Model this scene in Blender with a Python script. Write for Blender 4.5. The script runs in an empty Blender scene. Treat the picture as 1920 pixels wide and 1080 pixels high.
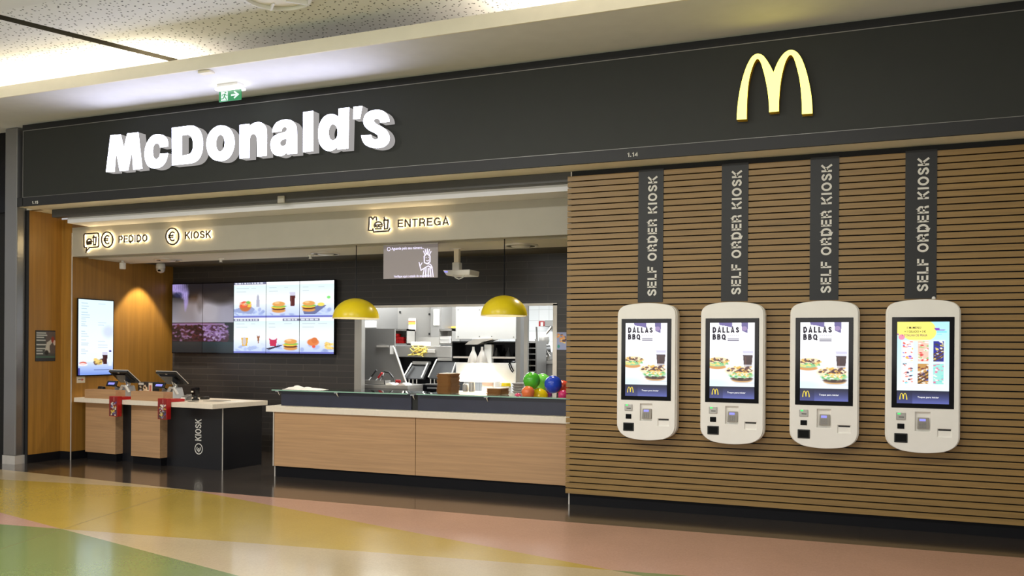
import bpy, bmesh, math, random
import numpy as np
from mathutils import Vector, Matrix
random.seed(7)
PI = math.pi
S = bpy.context.scene
C = S.collection

# ------------------------------------------------------------------ camera model (metres; Y into the shop, Z up)
F_PX, YAW, ROLL, CX, CY = 1630.0, math.radians(21.9), 0.0073, 960.0, 655.6
EYE = Vector((0, -8.87, 1.65))
cY, sY = math.cos(YAW), math.sin(YAW)

def ray(x, y):
    u, v = x - CX, y - CY
    ur = u * math.cos(ROLL) + v * math.sin(ROLL)
    vr = -u * math.sin(ROLL) + v * math.cos(ROLL)
    a = ur / F_PX
    return Vector((-sY + cY * a, cY + sY * a, -vr / F_PX))
def at(x, y, Y):                       # photo point seen on the plane Y = const
    d = ray(x, y); return EYE + d * ((Y - EYE.y) / d.y)
def atz(x, y, Z):
    d = ray(x, y); return EYE + d * ((Z - EYE.z) / d.z)
def atx(x, y, X):
    d = ray(x, y); return EYE + d * ((X - EYE.x) / d.x)

cam = bpy.data.cameras.new('camera')
cam.sensor_width = 36.0
cam.lens = F_PX / 1920 * 36
cam.shift_y = (CY - 540) / 1920
cam.clip_start = 0.05
co = bpy.data.objects.new('camera', cam)
C.objects.link(co)
fw, rt = Vector((-sY, cY, 0)), Vector((cY, sY, 0))
up = Vector((0, 0, 1))
R = Matrix((rt, up, -fw)).transposed()
co.matrix_world = Matrix.Translation(EYE) @ (R @ Matrix.Rotation(ROLL, 3, 'Z')).to_4x4()
S.camera = co
S.view_settings.view_transform = 'Standard'
S.view_settings.look = 'None'
S.view_settings.gamma = 1.0
S.view_settings.exposure = 0.0
S.view_settings.use_curve_mapping = False

# ------------------------------------------------------------------ materials
def lin(c):
    c = c / 255.0
    return c / 12.92 if c <= 0.04045 else ((c + 0.055) / 1.055) ** 2.4
def col(r, g, b): return (lin(r), lin(g), lin(b), 1)

def nodes(name):
    m = bpy.data.materials.new(name); m.use_nodes = True
    nt = m.node_tree
    return m, nt, nt.nodes['Principled BSDF']
def link(nt, a, b): nt.links.new(a, b)
def texco(nt, scale=(1, 1, 1), rot=(0, 0, 0)):
    t = nt.nodes.new('ShaderNodeTexCoord'); mp = nt.nodes.new('ShaderNodeMapping')
    mp.inputs['Scale'].default_value = scale; mp.inputs['Rotation'].default_value = rot
    link(nt, t.outputs['Object'], mp.inputs['Vector'])
    return mp.outputs['Vector']
def ramp(nt, fac, stops):
    r = nt.nodes.new('ShaderNodeValToRGB')
    e = r.color_ramp.elements
    while len(e) < len(stops): e.new(0.5)
    for k, (p, c) in enumerate(stops): e[k].position = p; e[k].color = c
    link(nt, fac, r.inputs['Fac'])
    return r.outputs['Color']

def plain(name, rgb, rough=0.5, metal=0.0, var=0.06, scale=6.0, coat=0.0, spec=0.5):
    """a solid finish with a faint procedural unevenness"""
    m, nt, b = nodes(name)
    n = nt.nodes.new('ShaderNodeTexNoise'); n.inputs['Scale'].default_value = scale; n.inputs['Detail'].default_value = 3
    link(nt, texco(nt), n.inputs['Vector'])
    c = col(*rgb)
    lo = tuple(x * (1 - var) for x in c[:3]) + (1,); hi = tuple(min(1, x * (1 + var)) for x in c[:3]) + (1,)
    link(nt, ramp(nt, n.outputs['Fac'], [(0.3, lo), (0.7, hi)]), b.inputs['Base Color'])
    b.inputs['Roughness'].default_value = rough; b.inputs['Metallic'].default_value = metal
    b.inputs['Coat Weight'].default_value = coat; b.inputs['Specular IOR Level'].default_value = spec
    return m

def wood(name, rgb, axis, rough=0.42, contrast=0.16):
    """veneer with long grain along the given axis"""
    m, nt, b = nodes(name)
    sc = {'x': (0.7, 9, 26), 'z': (13, 13, 0.45)}[axis]
    v = texco(nt, sc)
    n = nt.nodes.new('ShaderNodeTexNoise'); n.inputs['Scale'].default_value = 1.6; n.inputs['Detail'].default_value = 6
    n.inputs['Roughness'].default_value = 0.6
    link(nt, v, n.inputs['Vector'])
    c = col(*rgb)
    lo = tuple(x * (1 - contrast) for x in c[:3]) + (1,); hi = tuple(min(1, x * (1 + contrast)) for x in c[:3]) + (1,)
    link(nt, ramp(nt, n.outputs['Fac'], [(0.32, lo), (0.68, hi)]), b.inputs['Base Color'])
    b.inputs['Roughness'].default_value = rough
    return m

def glow(name, rgb, strength):
    m, nt, b = nodes(name)
    b.inputs['Base Color'].default_value = (0.02, 0.02, 0.02, 1)
    b.inputs['Emission Color'].default_value = col(*rgb)
    b.inputs['Emission Strength'].default_value = strength
    b.inputs['Roughness'].default_value = 0.35
    return m

def picture(name, strength=None, rough=0.5):
    """colour comes from the picture stored on the mesh; screens emit it, prints reflect it"""
    m, nt, b = nodes(name)
    a = nt.nodes.new('ShaderNodeAttribute'); a.attribute_name = 'picture'
    if strength is None:
        link(nt, a.outputs['Color'], b.inputs['Base Color'])
    else:
        b.inputs['Base Color'].default_value = (0.01, 0.01, 0.01, 1)
        link(nt, a.outputs['Color'], b.inputs['Emission Color'])
        b.inputs['Emission Strength'].default_value = strength
    b.inputs['Roughness'].default_value = rough
    return m

def terrazzo(name, rgb):
    m, nt, b = nodes(name)
    v = texco(nt)
    n1 = nt.nodes.new('ShaderNodeTexNoise'); n1.inputs['Scale'].default_value = 1.3; n1.inputs['Detail'].default_value = 4
    n2 = nt.nodes.new('ShaderNodeTexVoronoi'); n2.inputs['Scale'].default_value = 90
    link(nt, v, n1.inputs['Vector']); link(nt, v, n2.inputs['Vector'])
    c = col(*rgb)
    f = lambda k: tuple(min(1, x * k) for x in c[:3]) + (1,)
    c1 = ramp(nt, n1.outputs['Fac'], [(0.3, f(0.9)), (0.7, f(1.08))])
    c2 = ramp(nt, n2.outputs['Color'], [(0.1, f(0.8)), (0.9, f(1.2))])
    mx = nt.nodes.new('ShaderNodeMix'); mx.data_type = 'RGBA'; mx.inputs['Factor'].default_value = 0.3
    link(nt, c1, mx.inputs['A']); link(nt, c2, mx.inputs['B'])
    link(nt, mx.outputs['Result'], b.inputs['Base Color'])
    b.inputs['Roughness'].default_value = 0.22
    b.inputs['Coat Weight'].default_value = 0.35; b.inputs['Coat Roughness'].default_value = 0.1
    return m

def bricks(name, c1, c2, grout, w, h, mortar, rough, axis='wall', offset=0.5, coat=0.0):
    m, nt, b = nodes(name)
    rot = (PI / 2, 0, 0) if axis == 'wall' else (0, 0, 0)
    br = nt.nodes.new('ShaderNodeTexBrick')
    br.offset = offset
    br.inputs['Color1'].default_value = col(*c1); br.inputs['Color2'].default_value = col(*c2)
    br.inputs['Mortar'].default_value = col(*grout)
    br.inputs['Scale'].default_value = 1.0; br.inputs['Mortar Size'].default_value = mortar
    br.inputs['Brick Width'].default_value = w; br.inputs['Row Height'].default_value = h
    link(nt, texco(nt, (1, 1, 1), rot), br.inputs['Vector'])
    link(nt, br.outputs['Color'], b.inputs['Base Color'])
    b.inputs['Roughness'].default_value = rough; b.inputs['Coat Weight'].default_value = coat
    b.inputs['Coat Roughness'].default_value = 0.08
    return m

def perforated(name, rgb):
    m, nt, b = nodes(name)
    v = texco(nt)
    c = col(*rgb); dark = tuple(x * 0.12 for x in c[:3]) + (1,)
    outs = []
    for sc, r in ((11.5, 0.115), (9.0, 0.068)):
        vo = nt.nodes.new('ShaderNodeTexVoronoi'); vo.inputs['Scale'].default_value = sc; vo.voronoi_dimensions = '2D'
        vo.inputs['Randomness'].default_value = 0.9
        link(nt, v, vo.inputs['Vector'])
        lt = nt.nodes.new('ShaderNodeMath'); lt.operation = 'LESS_THAN'; lt.inputs[1].default_value = r
        link(nt, vo.outputs['Distance'], lt.inputs[0]); outs.append(lt.outputs[0])
    mx = nt.nodes.new('ShaderNodeMath'); mx.operation = 'MAXIMUM'
    link(nt, outs[0], mx.inputs[0]); link(nt, outs[1], mx.inputs[1])
    link(nt, ramp(nt, mx.outputs[0], [(0.0, c), (1.0, dark)]), b.inputs['Base Color'])
    b.inputs['Roughness'].default_value = 0.8
    return m

def clear_glass(name, tint, amount=0.12):
    m, nt, b = nodes(name)
    out = nt.nodes['Material Output']
    tr = nt.nodes.new('ShaderNodeBsdfTransparent'); tr.inputs['Color'].default_value = tint
    gl = nt.nodes.new('ShaderNodeBsdfGlossy'); gl.inputs['Roughness'].default_value = 0.03
    mx = nt.nodes.new('ShaderNodeMixShader'); fr = nt.nodes.new('ShaderNodeFresnel'); fr.inputs['IOR'].default_value = 1.45
    link(nt, fr.outputs['Fac'], mx.inputs['Fac']); link(nt, tr.outputs[0], mx.inputs[1]); link(nt, gl.outputs[0], mx.inputs[2])
    link(nt, mx.outputs[0], out.inputs['Surface'])
    return m

M = {}
M['slat'] = wood('slat_oak', (144, 113, 62), 'x')
M['counter_wood'] = wood('counter_oak', (188, 148, 108), 'x', contrast=0.12)
M['wall_wood'] = wood('wall_oak', (158, 113, 45), 'z', contrast=0.18)
M['black_board'] = plain('black_board', (12, 11, 11), 0.7)
M['fascia'] = plain('fascia_panel', (33, 35, 30), 0.55)
M['beam'] = plain('black_beam', (32, 32, 34), 0.5)
M['roller'] = plain('shutter_grey', (66, 64, 60), 0.45)
M['cream'] = plain('cream_paint', (246, 238, 220), 0.6, var=0.02)
M['soffit'] = plain('soffit_paint', (234, 232, 234), 0.7, var=0.02)
M['header'] = plain('header_paint', (176, 170, 156), 0.6, var=0.02)
M['shop_ceiling'] = plain('shop_ceiling_paint', (216, 209, 196), 0.7, var=0.02)
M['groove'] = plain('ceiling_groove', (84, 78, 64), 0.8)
M['perf'] = perforated('perforated_board', (238, 237, 238))
M['white'] = plain('white_paint', (236, 234, 230), 0.5, var=0.02)
M['kiosk'] = plain('kiosk_shell', (246, 243, 236), 0.38, var=0.02)
M['stone'] = plain('white_worktop', (236, 224, 206), 0.35, var=0.03, scale=30)
M['gloss_black'] = plain('gloss_black', (10, 10, 14), 0.12, spec=0.2)
M['satin_black'] = plain('satin_black', (20, 20, 20), 0.45)
M['navy'] = plain('navy_panel', (46, 48, 66), 0.4)
M['blackboard'] = plain('black_laminate', (21, 21, 25), 0.4)
M['kick'] = plain('black_kickboard', (14, 14, 18), 0.6, spec=0.2)
M['steel'] = plain('brushed_steel', (170, 167, 162), 0.36, metal=0.6, scale=2)
M['steel_dark'] = plain('dark_steel', (142, 140, 137), 0.4, metal=0.5, scale=2)
M['column'] = plain('column_steel', (150, 149, 148), 0.3, metal=0.85, scale=1.2)
M['chrome'] = plain('chrome', (220, 220, 220), 0.12, metal=1.0)
M['alu'] = plain('aluminium_trim', (214, 208, 200), 0.4, metal=0.4)
M['tile'] = bricks('black_wall_tile', (52, 50, 50), (58, 55, 54), (80, 76, 72), 0.62, 0.093, 0.0035, 0.32)
M['floor_dark'] = bricks('dark_floor_tile', (62, 55, 50), (67, 60, 54), (48, 44, 41), 1.2, 0.6, 0.004, 0.16, axis='floor', offset=0.0, coat=0.4)
M['t_yellow'] = terrazzo('terrazzo_yellow', (184, 156, 68))
M['t_beige'] = terrazzo('terrazzo_beige', (188, 168, 130))
M['t_pink'] = terrazzo('terrazzo_pink', (192, 150, 130))
M['t_green'] = terrazzo('terrazzo_green', (124, 138, 84))
M['t_joint'] = plain('floor_joint', (116, 100, 66), 0.5)
M['kitchen_tile'] = bricks('white_kitchen_tile', (236, 238, 238), (230, 233, 234), (196, 198, 198), 0.2, 0.2, 0.004, 0.25, offset=0.0)
M['yellow'] = plain('yellow_enamel', (240, 214, 26), 0.3, var=0.02)
M['lamp_white'] = plain('lamp_inside', (250, 244, 226), 0.4, var=0.01)
M['red'] = plain('red_card', (172, 16, 18), 0.4)
M['paper'] = plain('white_paper', (240, 238, 232), 0.6, var=0.02)
M['board'] = plain('white_board', (244, 244, 242), 0.4, var=0.01)
M['tray'] = plain('brown_tray', (150, 106, 62), 0.45)
M['sign_white'] = plain('white_vinyl', (226, 222, 214), 0.5, var=0.01)
M['letter_dark'] = plain('bronze_letter', (58, 46, 34), 0.4)
M['green_sign'] = plain('exit_green', (20, 150, 84), 0.4)
M['letter_front'] = glow('lit_letter_face', (222, 226, 255), 12.0)
M['letter_side'] = glow('letter_return', (206, 202, 200), 0.6)
M['arch_front'] = glow('lit_arch_face', (255, 238, 96), 4.0)
M['arch_side'] = plain('arch_return', (216, 168, 10), 0.4)
M['halo'] = glow('halo_led', (255, 226, 170), 15.0)
M['exit_lamp'] = glow('exit_lamp', (255, 255, 255), 6.0)
M['exit_face'] = glow('exit_face', (24, 170, 96), 0.7)
M['exit_mark'] = glow('exit_mark', (235, 255, 244), 1.0)
M['cove_led'] = glow('cove_led', (255, 232, 180), 26.0)
M['bulb'] = glow('bulb', (255, 226, 170), 18.0)
M['heat_bulb'] = glow('heat_bulb', (255, 232, 190), 40.0)
M['screen'] = picture('lit_screen', 1.15, 0.2)
M['screen_dim'] = picture('lit_screen_dim', .78, 0.2)
M['print'] = picture('printed_paper', None, 0.45)
M['screen_white'] = glow('screen_white', (255, 255, 255), 1.1)
M['screen_blue'] = glow('screen_blue', (150, 150, 255), 1.1)
M['screen_ink'] = plain('screen_ink', (44, 36, 64), 0.5)
M['screen_lilac'] = plain('screen_lilac', (150, 80, 150), 0.5)
M['screen_yellow'] = glow('screen_yellow', (255, 226, 60), 1.0)
M['projected'] = glow('projected_light', (236, 228, 255), 1.3)
M['led_green'] = glow('green_led', (60, 255, 110), 1.5)
M['key_grey'] = plain('keypad_grey', (150, 144, 134), 0.4)
M['glass'] = clear_glass('counter_glass', (0.9, 0.97, 0.94, 1))
M['glass_edge'] = plain('glass_edge', (150, 190, 172), 0.2)
m, nt, b = nodes('projection_film')
tr = nt.nodes.new('ShaderNodeBsdfTransparent'); mx = nt.nodes.new('ShaderNodeMixShader'); mx.inputs['Fac'].default_value = 0.8
b.inputs['Base Color'].default_value = col(168, 160, 158); b.inputs['Roughness'].default_value = 0.6
b.inputs['Emission Color'].default_value = col(200, 190, 205); b.inputs['Emission Strength'].default_value = 0.09
link(nt, tr.outputs[0], mx.inputs[1]); link(nt, b.outputs[0], mx.inputs[2]); link(nt, mx.outputs[0], nt.nodes['Material Output'].inputs['Surface'])
M['film'] = m

# ------------------------------------------------------------------ mesh building
class MB:
    def __init__(self): self.bm = bmesh.new(); self.mi = 0
    def _f(self, vs):
        try:
            f = self.bm.faces.new(vs); f.material_index = self.mi; return f
        except ValueError: return None
    def box(self, x0, x1, y0, y1, z0, z1):
        v = [self.bm.verts.new(p) for p in ((x0, y0, z0), (x1, y0, z0), (x1, y1, z0), (x0, y1, z0), (x0, y0, z1), (x1, y0, z1), (x1, y1, z1), (x0, y1, z1))]
        for q in ((0, 3, 2, 1), (4, 5, 6, 7), (0, 1, 5, 4), (1, 2, 6, 5), (2, 3, 7, 6), (3, 0, 4, 7)): self._f([v[k] for k in q])
        return self
    def hexa(self, pts):                # eight corners, bottom loop then top loop
        v = [self.bm.verts.new(p) for p in pts]
        for q in ((0, 3, 2, 1), (4, 5, 6, 7), (0, 1, 5, 4), (1, 2, 6, 5), (2, 3, 7, 6), (3, 0, 4, 7)): self._f([v[k] for k in q])
        return self
    def face(self, pts): self._f([self.bm.verts.new(p) for p in pts]); return self
    def prism(self, pts, d):            # polygon pushed along vector d
        d = Vector(d); a = [self.bm.verts.new(p) for p in pts]; b = [self.bm.verts.new(Vector(p) + d) for p in pts]
        self._f(a); self._f(b[::-1]); n = len(a)
        for k in range(n): self._f([a[k], b[k], b[(k + 1) % n], a[(k + 1) % n]])
        return self
    def tube(self, path, r, n=10, cap=True, r2=None):
        path = [Vector(p) for p in path]; rings = []
        for k, p in enumerate(path):
            t = (path[min(k + 1, len(path) - 1)] - path[max(k - 1, 0)]).normalized()
            u = t.orthogonal().normalized() if k == 0 else (u - t * u.dot(t)).normalized()
            w = t.cross(u); rr = r if r2 is None else r + (r2 - r) * k / (len(path) - 1)
            rings.append([self.bm.verts.new(p + (u * math.cos(2 * PI * q / n) + w * math.sin(2 * PI * q / n)) * rr) for q in range(n)])
        for a, b in zip(rings, rings[1:]):
            for q in range(n): self._f([a[q], a[(q + 1) % n], b[(q + 1) % n], b[q]])
        if cap: self._f(rings[0][::-1]); self._f(rings[-1])
        return self
    def lathe(self, prof, c, n=32, sx=1, sy=1):     # profile of (radius, z) about a vertical axis
        rings = []
        for r, z in prof:
            if r < 1e-6: rings.append([self.bm.verts.new((c[0], c[1], c[2] + z))])
            else: rings.append([self.bm.verts.new((c[0] + sx * r * math.cos(2 * PI * q / n), c[1] + sy * r * math.sin(2 * PI * q / n), c[2] + z)) for q in range(n)])
        for a, b in zip(rings, rings[1:]):
            for q in range(n):
                va = a if len(a) == 1 else [a[q], a[(q + 1) % n]]; vb = b if len(b) == 1 else [b[(q + 1) % n], b[q]]
                if len(va) + len(vb) > 2: self._f(va + vb)
        return self
    def stroke(self, pts, w, fr, depth):            # a flat pen line with mitred joints in the frame fr
        pts = [Vector(p) for p in pts]
        closed = len(pts) > 2 and (pts[0] - pts[-1]).length < 1e-6
        if closed: pts = pts[:-1]
        n = len(pts); L, Rr = [], []
        for k in range(n):
            p = pts[k]
            a = (p - pts[k - 1]).normalized() if (k > 0 or closed) else None
            b = (pts[(k + 1) % n] - p).normalized() if (k < n - 1 or closed) else None
            if a is None: a = b
            if b is None: b = a
            na, nb = Vector((-a.y, a.x)), Vector((-b.y, b.x)); mvec = na + nb
            mvec = na if mvec.length < 1e-4 else mvec.normalized()
            s = (w / 2) / max(0.4, mvec.dot(na))
            L.append(p + mvec * s); Rr.append(p - mvec * s)
        V = lambda q, z: self.bm.verts.new(fr(q.x, q.y, z))
        l0 = [V(q, 0) for q in L]; r0 = [V(q, 0) for q in Rr]; l1 = [V(q, depth) for q in L]; r1 = [V(q, depth) for q in Rr]
        for k in range(n if closed else n - 1):
            j = (k + 1) % n
            self._f([l1[k], r1[k], r1[j], l1[j]]); self._f([l0[j], r0[j], r0[k], l0[k]])
            self._f([l0[k], l1[k], l1[j], l0[j]]); self._f([r0[j], r1[j], r1[k], r0[k]])
        if not closed:
            self._f([l0[0], r0[0], r1[0], l1[0]]); self._f([l1[-1], r1[-1], r0[-1], l0[-1]])
        return self
    def build(self, name, mats, parent=None, local=False, smooth=False, bevel=0.0, recalc=True):
        if recalc: bmesh.ops.recalc_face_normals(self.bm, faces=self.bm.faces[:])
        me = bpy.data.meshes.new(name); self.bm.to_mesh(me); self.bm.free()
        for mt in (mats if isinstance(mats, (list, tuple)) else [mats]): me.materials.append(mt)
        return finish(name, me, parent, local, smooth, bevel)

def world_of(o):
    mw = o.matrix_basis.copy()
    while o.parent: o = o.parent; mw = o.matrix_basis @ mw
    return mw
def finish(name, me, parent=None, local=False, smooth=False, bevel=0.0):
    o = bpy.data.objects.new(name, me); C.objects.link(o)
    if parent is not None:
        o.parent = parent
        if not local: me.transform(world_of(parent).inverted())
    if smooth:
        me.polygons.foreach_set('use_smooth', [True] * len(me.polygons))
        try: me.set_sharp_from_angle(angle=math.radians(40))
        except Exception: pass
    if bevel:
        bv = o.modifiers.new('Bevel', 'BEVEL'); bv.width = bevel; bv.segments = 2; bv.limit_method = 'ANGLE'
    return o

def tag(o, label, cat, group=None):
    o['label'] = label; o['category'] = cat
    if group: o['group'] = group
    return o
def thing(name, label, cat, loc=(0, 0, 0), rotz=0.0, group=None):
    o = bpy.data.objects.new(name, None); o.empty_display_size = 0.1; C.objects.link(o)
    o.location = loc; o.rotation_euler = (0, 0, rotz); o.matrix_basis = Matrix.Translation(loc) @ Matrix.Rotation(rotz, 4, 'Z')
    return tag(o, label, cat, group)
def struct(o): o['kind'] = 'structure'; return o
def base_origin(o):
    """put a single-mesh thing's origin at the middle of its foot"""
    vs = [v.co for v in o.data.vertices]
    c = Vector(((min(v.x for v in vs) + max(v.x for v in vs)) / 2, (min(v.y for v in vs) + max(v.y for v in vs)) / 2, min(v.z for v in vs)))
    o.data.transform(Matrix.Translation(-c)); o.location = c
    return o
def one(mb, name, mats, label, cat, group=None, **k):
    return tag(base_origin(mb.build(name, mats, **k)), label, cat, group)
def copy_tree(o, parent=None):
    c = o.copy(); C.objects.link(c)
    if parent is not None: c.parent = parent
    for ch in [x for x in C.objects if x.parent == o]: copy_tree(ch, c)
    return c
def cut(o, boxes):
    """real recesses: subtract boxes from a mesh and keep the result as plain mesh data"""
    mb = MB()
    for b_ in boxes: mb.box(*b_)
    k = mb.build('recess_cutter', M['kiosk']); k.parent = o.parent
    md = o.modifiers.new('Boolean', 'BOOLEAN'); md.operation = 'DIFFERENCE'; md.object = k; md.solver = 'EXACT'
    dg = bpy.context.evaluated_depsgraph_get(); dg.update()
    me = bpy.data.meshes.new_from_object(o.evaluated_get(dg))
    o.modifiers.clear(); old = o.data; o.data = me; me.name = o.name
    km = k.data; bpy.data.objects.remove(k); bpy.data.meshes.remove(km); bpy.data.meshes.remove(old)

def smooth_path(pts, n=7):
    """closed outline; points are (x, y) smooth or (x, y, 1) corner -> sampled polyline"""
    m = len(pts); out = []
    P = [Vector((p[0], p[1])) for p in pts]; cor = [len(p) > 2 for p in pts]
    for k in range(m):
        a, b = P[k], P[(k + 1) % m]
        ta = Vector((0, 0)) if cor[k] else (b - P[k - 1]) * 0.5
        tb = Vector((0, 0)) if cor[(k + 1) % m] else (P[(k + 2) % m] - a) * 0.5
        if cor[k] and cor[(k + 1) % m]: out.append(a); continue
        if cor[k]: ta = (b - a) - tb * 0.5
        if cor[(k + 1) % m]: tb = (b - a) - ta * 0.5
        for q in range(n):
            t = q / n; t2, t3 = t * t, t * t * t
            out.append(a * (2 * t3 - 3 * t2 + 1) + ta * (t3 - 2 * t2 + t) + b * (3 * t2 - 2 * t3) + tb * (t3 - t2))
    return out
def filled(contours, y0, y1, name, mats, parent):
    """outlines in (X, Z) with holes, standing as a solid between y0 (front) and y1; slot 0 front, slot 1 the rest"""
    cu = bpy.data.curves.new(name, 'CURVE'); cu.dimensions = '2D'; cu.fill_mode = 'BOTH'
    for ct in contours:
        sp = cu.splines.new('POLY'); sp.points.add(len(ct) - 1); sp.use_cyclic_u = True
        for p, q in zip(sp.points, ct): p.co = (q[0], q[1], 0, 1)
    cu.extrude = abs(y1 - y0) / 2
    ob = bpy.data.objects.new(name, cu); C.objects.link(ob)
    dg = bpy.context.evaluated_depsgraph_get()
    me = bpy.data.meshes.new_from_object(ob.evaluated_get(dg)); bpy.data.objects.remove(ob); bpy.data.curves.remove(cu)
    mid = (y0 + y1) / 2
    me.transform(Matrix(((1, 0, 0, 0), (0, 0, -1, mid), (0, 1, 0, 0), (0, 0, 0, 1))))
    me.materials.clear()
    for mt in mats: me.materials.append(mt)
    for p in me.polygons: p.material_index = 0 if p.normal.y < -0.9 else min(1, len(mats) - 1)
    return finish(name, me, parent)

# ------------------------------------------------------------------ pen lettering (plain grotesque capitals)
def arc(cx, cy, rx, ry, a0, a1, n=12): return [(cx + rx * math.cos(math.radians(a0 + (a1 - a0) * k / n)), cy + ry * math.sin(math.radians(a0 + (a1 - a0) * k / n))) for k in range(n + 1)]
def open_smooth(pts, n=5):
    P = [Vector(p) for p in pts]; out = []
    for k in range(len(P) - 1):
        a, b = P[k], P[k + 1]; p0 = P[k - 1] if k else a * 2 - b; p3 = P[k + 2] if k + 2 < len(P) else b * 2 - a
        for q in range(n):
            t = q / n; ta, tb = (b - p0) / 2, (p3 - a) / 2
            out.append(tuple(a * (2 * t ** 3 - 3 * t * t + 1) + ta * (t ** 3 - 2 * t * t + t) + b * (3 * t * t - 2 * t ** 3) + tb * (t ** 3 - t * t)))
    return out + [tuple(P[-1])]
def glyph(ch, t):
    h = t / 2
    if ch == ' ': return 0.28, []
    if ch == '.': return 0.2, [[(0.1, 0), (0.1, t)]]
    if ch == 'I': return t + 0.02, [[(h + .01, 0), (h + .01, 1)]]
    if ch == '1': return 0.5, [[(.34, 0), (.34, 1)], [(.08, .72), (.2, .76), (.34, .94)]]
    if ch == '4': return 0.58, [[(.42, 0), (.42, 1)], [(.46, .96), (.06, .28), (.58, .28)]]
    if ch == '5': return 0.56, [[(.5, 1 - h), (.16, 1 - h), (.11, .5)] , open_smooth([(.1, .5), (.27, .6), (.46, .5), (.5, .32), (.42, .1), (.25, h), (.08, .14)])]
    if ch == 'L': return 0.58, [[(h, 0), (h, 1)], [(h, h), (.58, h)]]
    if ch == 'T': return 0.64, [[(.32, 0), (.32, 1)], [(0, 1 - h), (.64, 1 - h)]]
    if ch == 'F': return 0.6, [[(h, 0), (h, 1)], [(h, 1 - h), (.6, 1 - h)], [(h, .5), (.54, .5)]]
    if ch == 'E': return 0.63, [[(h, 0), (h, 1)], [(h, 1 - h), (.63, 1 - h)], [(h, .52), (.58, .52)], [(h, h), (.63, h)]]
    if ch == 'N': return 0.72, [[(h, 0), (h, 1)], [(.72 - h, 0), (.72 - h, 1)], [(h, .98), (.72 - h, .02)]]
    if ch == 'M': return 0.84, [[(h, 0), (h, 1)], [(.84 - h, 0), (.84 - h, 1)], [(h, .97), (.42, .05)], [(.84 - h, .97), (.42, .05)]]
    if ch == 'U': return 0.7, [[(h, 1), (h, .3)] + arc(.35, .35 , .35 - h, .35 - h, 180, 360, 10) + [(.7 - h, 1)]]
    if ch == 'A': return 0.74, [[(h * .9, 0), (.37, .98), (.74 - h * .9, 0)], [(.17, .28), (.57, .28)]]
    if ch == 'K': return 0.72, [[(h, 0), (h, 1)], [(.66, 1), (h, .38)], [(.27, .6), (.67, 0)]]
    if ch == 'H': return 0.7, [[(h, 0), (h, 1)], [(.7 - h, 0), (.7 - h, 1)], [(h, .52), (.7 - h, .52)]]
    if ch == 'O' or ch == '0': return 0.8, [arc(.4, .5, .4 - h, .5 - h, 0, 360, 28)]
    if ch == 'Q': return 0.8, [arc(.4, .5, .4 - h, .5 - h, 0, 360, 28), [(.48, .26), (.78, -.04)]]
    if ch == 'G': return 0.78, [arc(.4, .5, .4 - h, .5 - h, 42, 318, 22) , [(.42, .46), (.78 - h, .46), (.78 - h, .02)]]
    if ch == 'C': return 0.74, [arc(.4, .5, .4 - h, .5 - h, 45, 315, 22)]
    if ch == 'D': return 0.72, [[(h, h), (h, 1 - h), (.34, 1 - h)] + arc(.34, .5, .38 - h, .5 - h, 90, -90, 14) + [(.34, h), (h, h)]]
    if ch == 'P': return 0.65, [[(h, 0), (h, 1)], [(h, 1 - h), (.36, 1 - h)] + arc(.36, .715 - h / 2, .29 - h, .285 - h / 2, 90, -90, 10) + [(h, .43)]]
    if ch == 'R': return 0.7, [[(h, 0), (h, 1)], [(h, 1 - h), (.38, 1 - h)] + arc(.38, .72 - h / 2, .3 - h, .28 - h / 2, 90, -90, 10) + [(h, .44)], [(.36, .44), (.5, .4), (.58, .24), (.62, 0)]]
    if ch == 'B': return 0.68, [[(h, 0), (h, 1)], [(h, 1 - h), (.36, 1 - h)] + arc(.36, .76 - h / 2, .26 - h, .24 - h / 2, 90, -90, 10) + [(h, .52)], [(h, .52), (.38, .52)] + arc(.38, .26 + h / 2, .3 - h, .26 - h / 2, 90, -90, 10) + [(h, h)]]
    if ch == 'S':
        r, l, u, b = .66 - h, h, 1 - h, h
        return 0.66, [open_smooth([(r - .01, .70), (r - .05, u - .1), (.33, u), (l + .05, u - .08), (l + .01, .73), (l + .07, .61), (.33, .52), (r - .06, .42), (r, .27), (r - .05, b + .08), (.33, b), (l + .05, b + .08), (l, .31)])]
    if ch == 'J': return 0.55, [[(.55 - h, 1), (.55 - h, .3)] + arc(.28, .3, .27 - h, .3 - h, 0, -180, 10)]
    if ch == '-': return 0.4, [[(.05, .45), (.35, .45)]]
    return 0.6, [[(h, h), (h, 1 - h), (.6 - h, 1 - h), (.6 - h, h), (h, h)]]
def pen_text(mb, text, fr, height, t, depth, width=None, gap=0.13, sx=1.0):
    x = 0.0; runs = []
    for ch in text:
        w, st = glyph(ch, t); runs.append((x, st)); x += w + gap
    tot = x - gap
    k = (width / (tot * height)) if width else sx
    for x0, st in runs:
        for p in st: mb.stroke([((x0 + q[0]) * height * k, q[1] * height) for q in p], t * height * (0.5 + 0.5 * k), fr, depth)
    return tot * height * k
def pen_words(text, o, U, V, N, height, t, depth, width, gap, mat, parent, local=False):
    """one mesh per word"""
    tot = sum(glyph(c, t)[0] + gap for c in text) - gap; k = width / (tot * height); x = 0.0
    for w in text.split(' '):
        ww = (sum(glyph(c, t)[0] + gap for c in w) - gap) * height * k
        mb = MB(); pen_text(mb, w, frame(Vector(o) + Vector(U) * x, U, V, N), height, t, depth, width=ww, gap=gap)
        mb.build('lettering', mat, parent, local); x += ww + (glyph(' ', t)[0] + 2 * gap) * height * k
def frame(o, U=(1, 0, 0), V=(0, 0, 1), N=(0, -1, 0)):
    o, U, V, N = Vector(o), Vector(U), Vector(V), Vector(N)
    return lambda u, v, w: o + U * u + V * v + N * w
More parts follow.
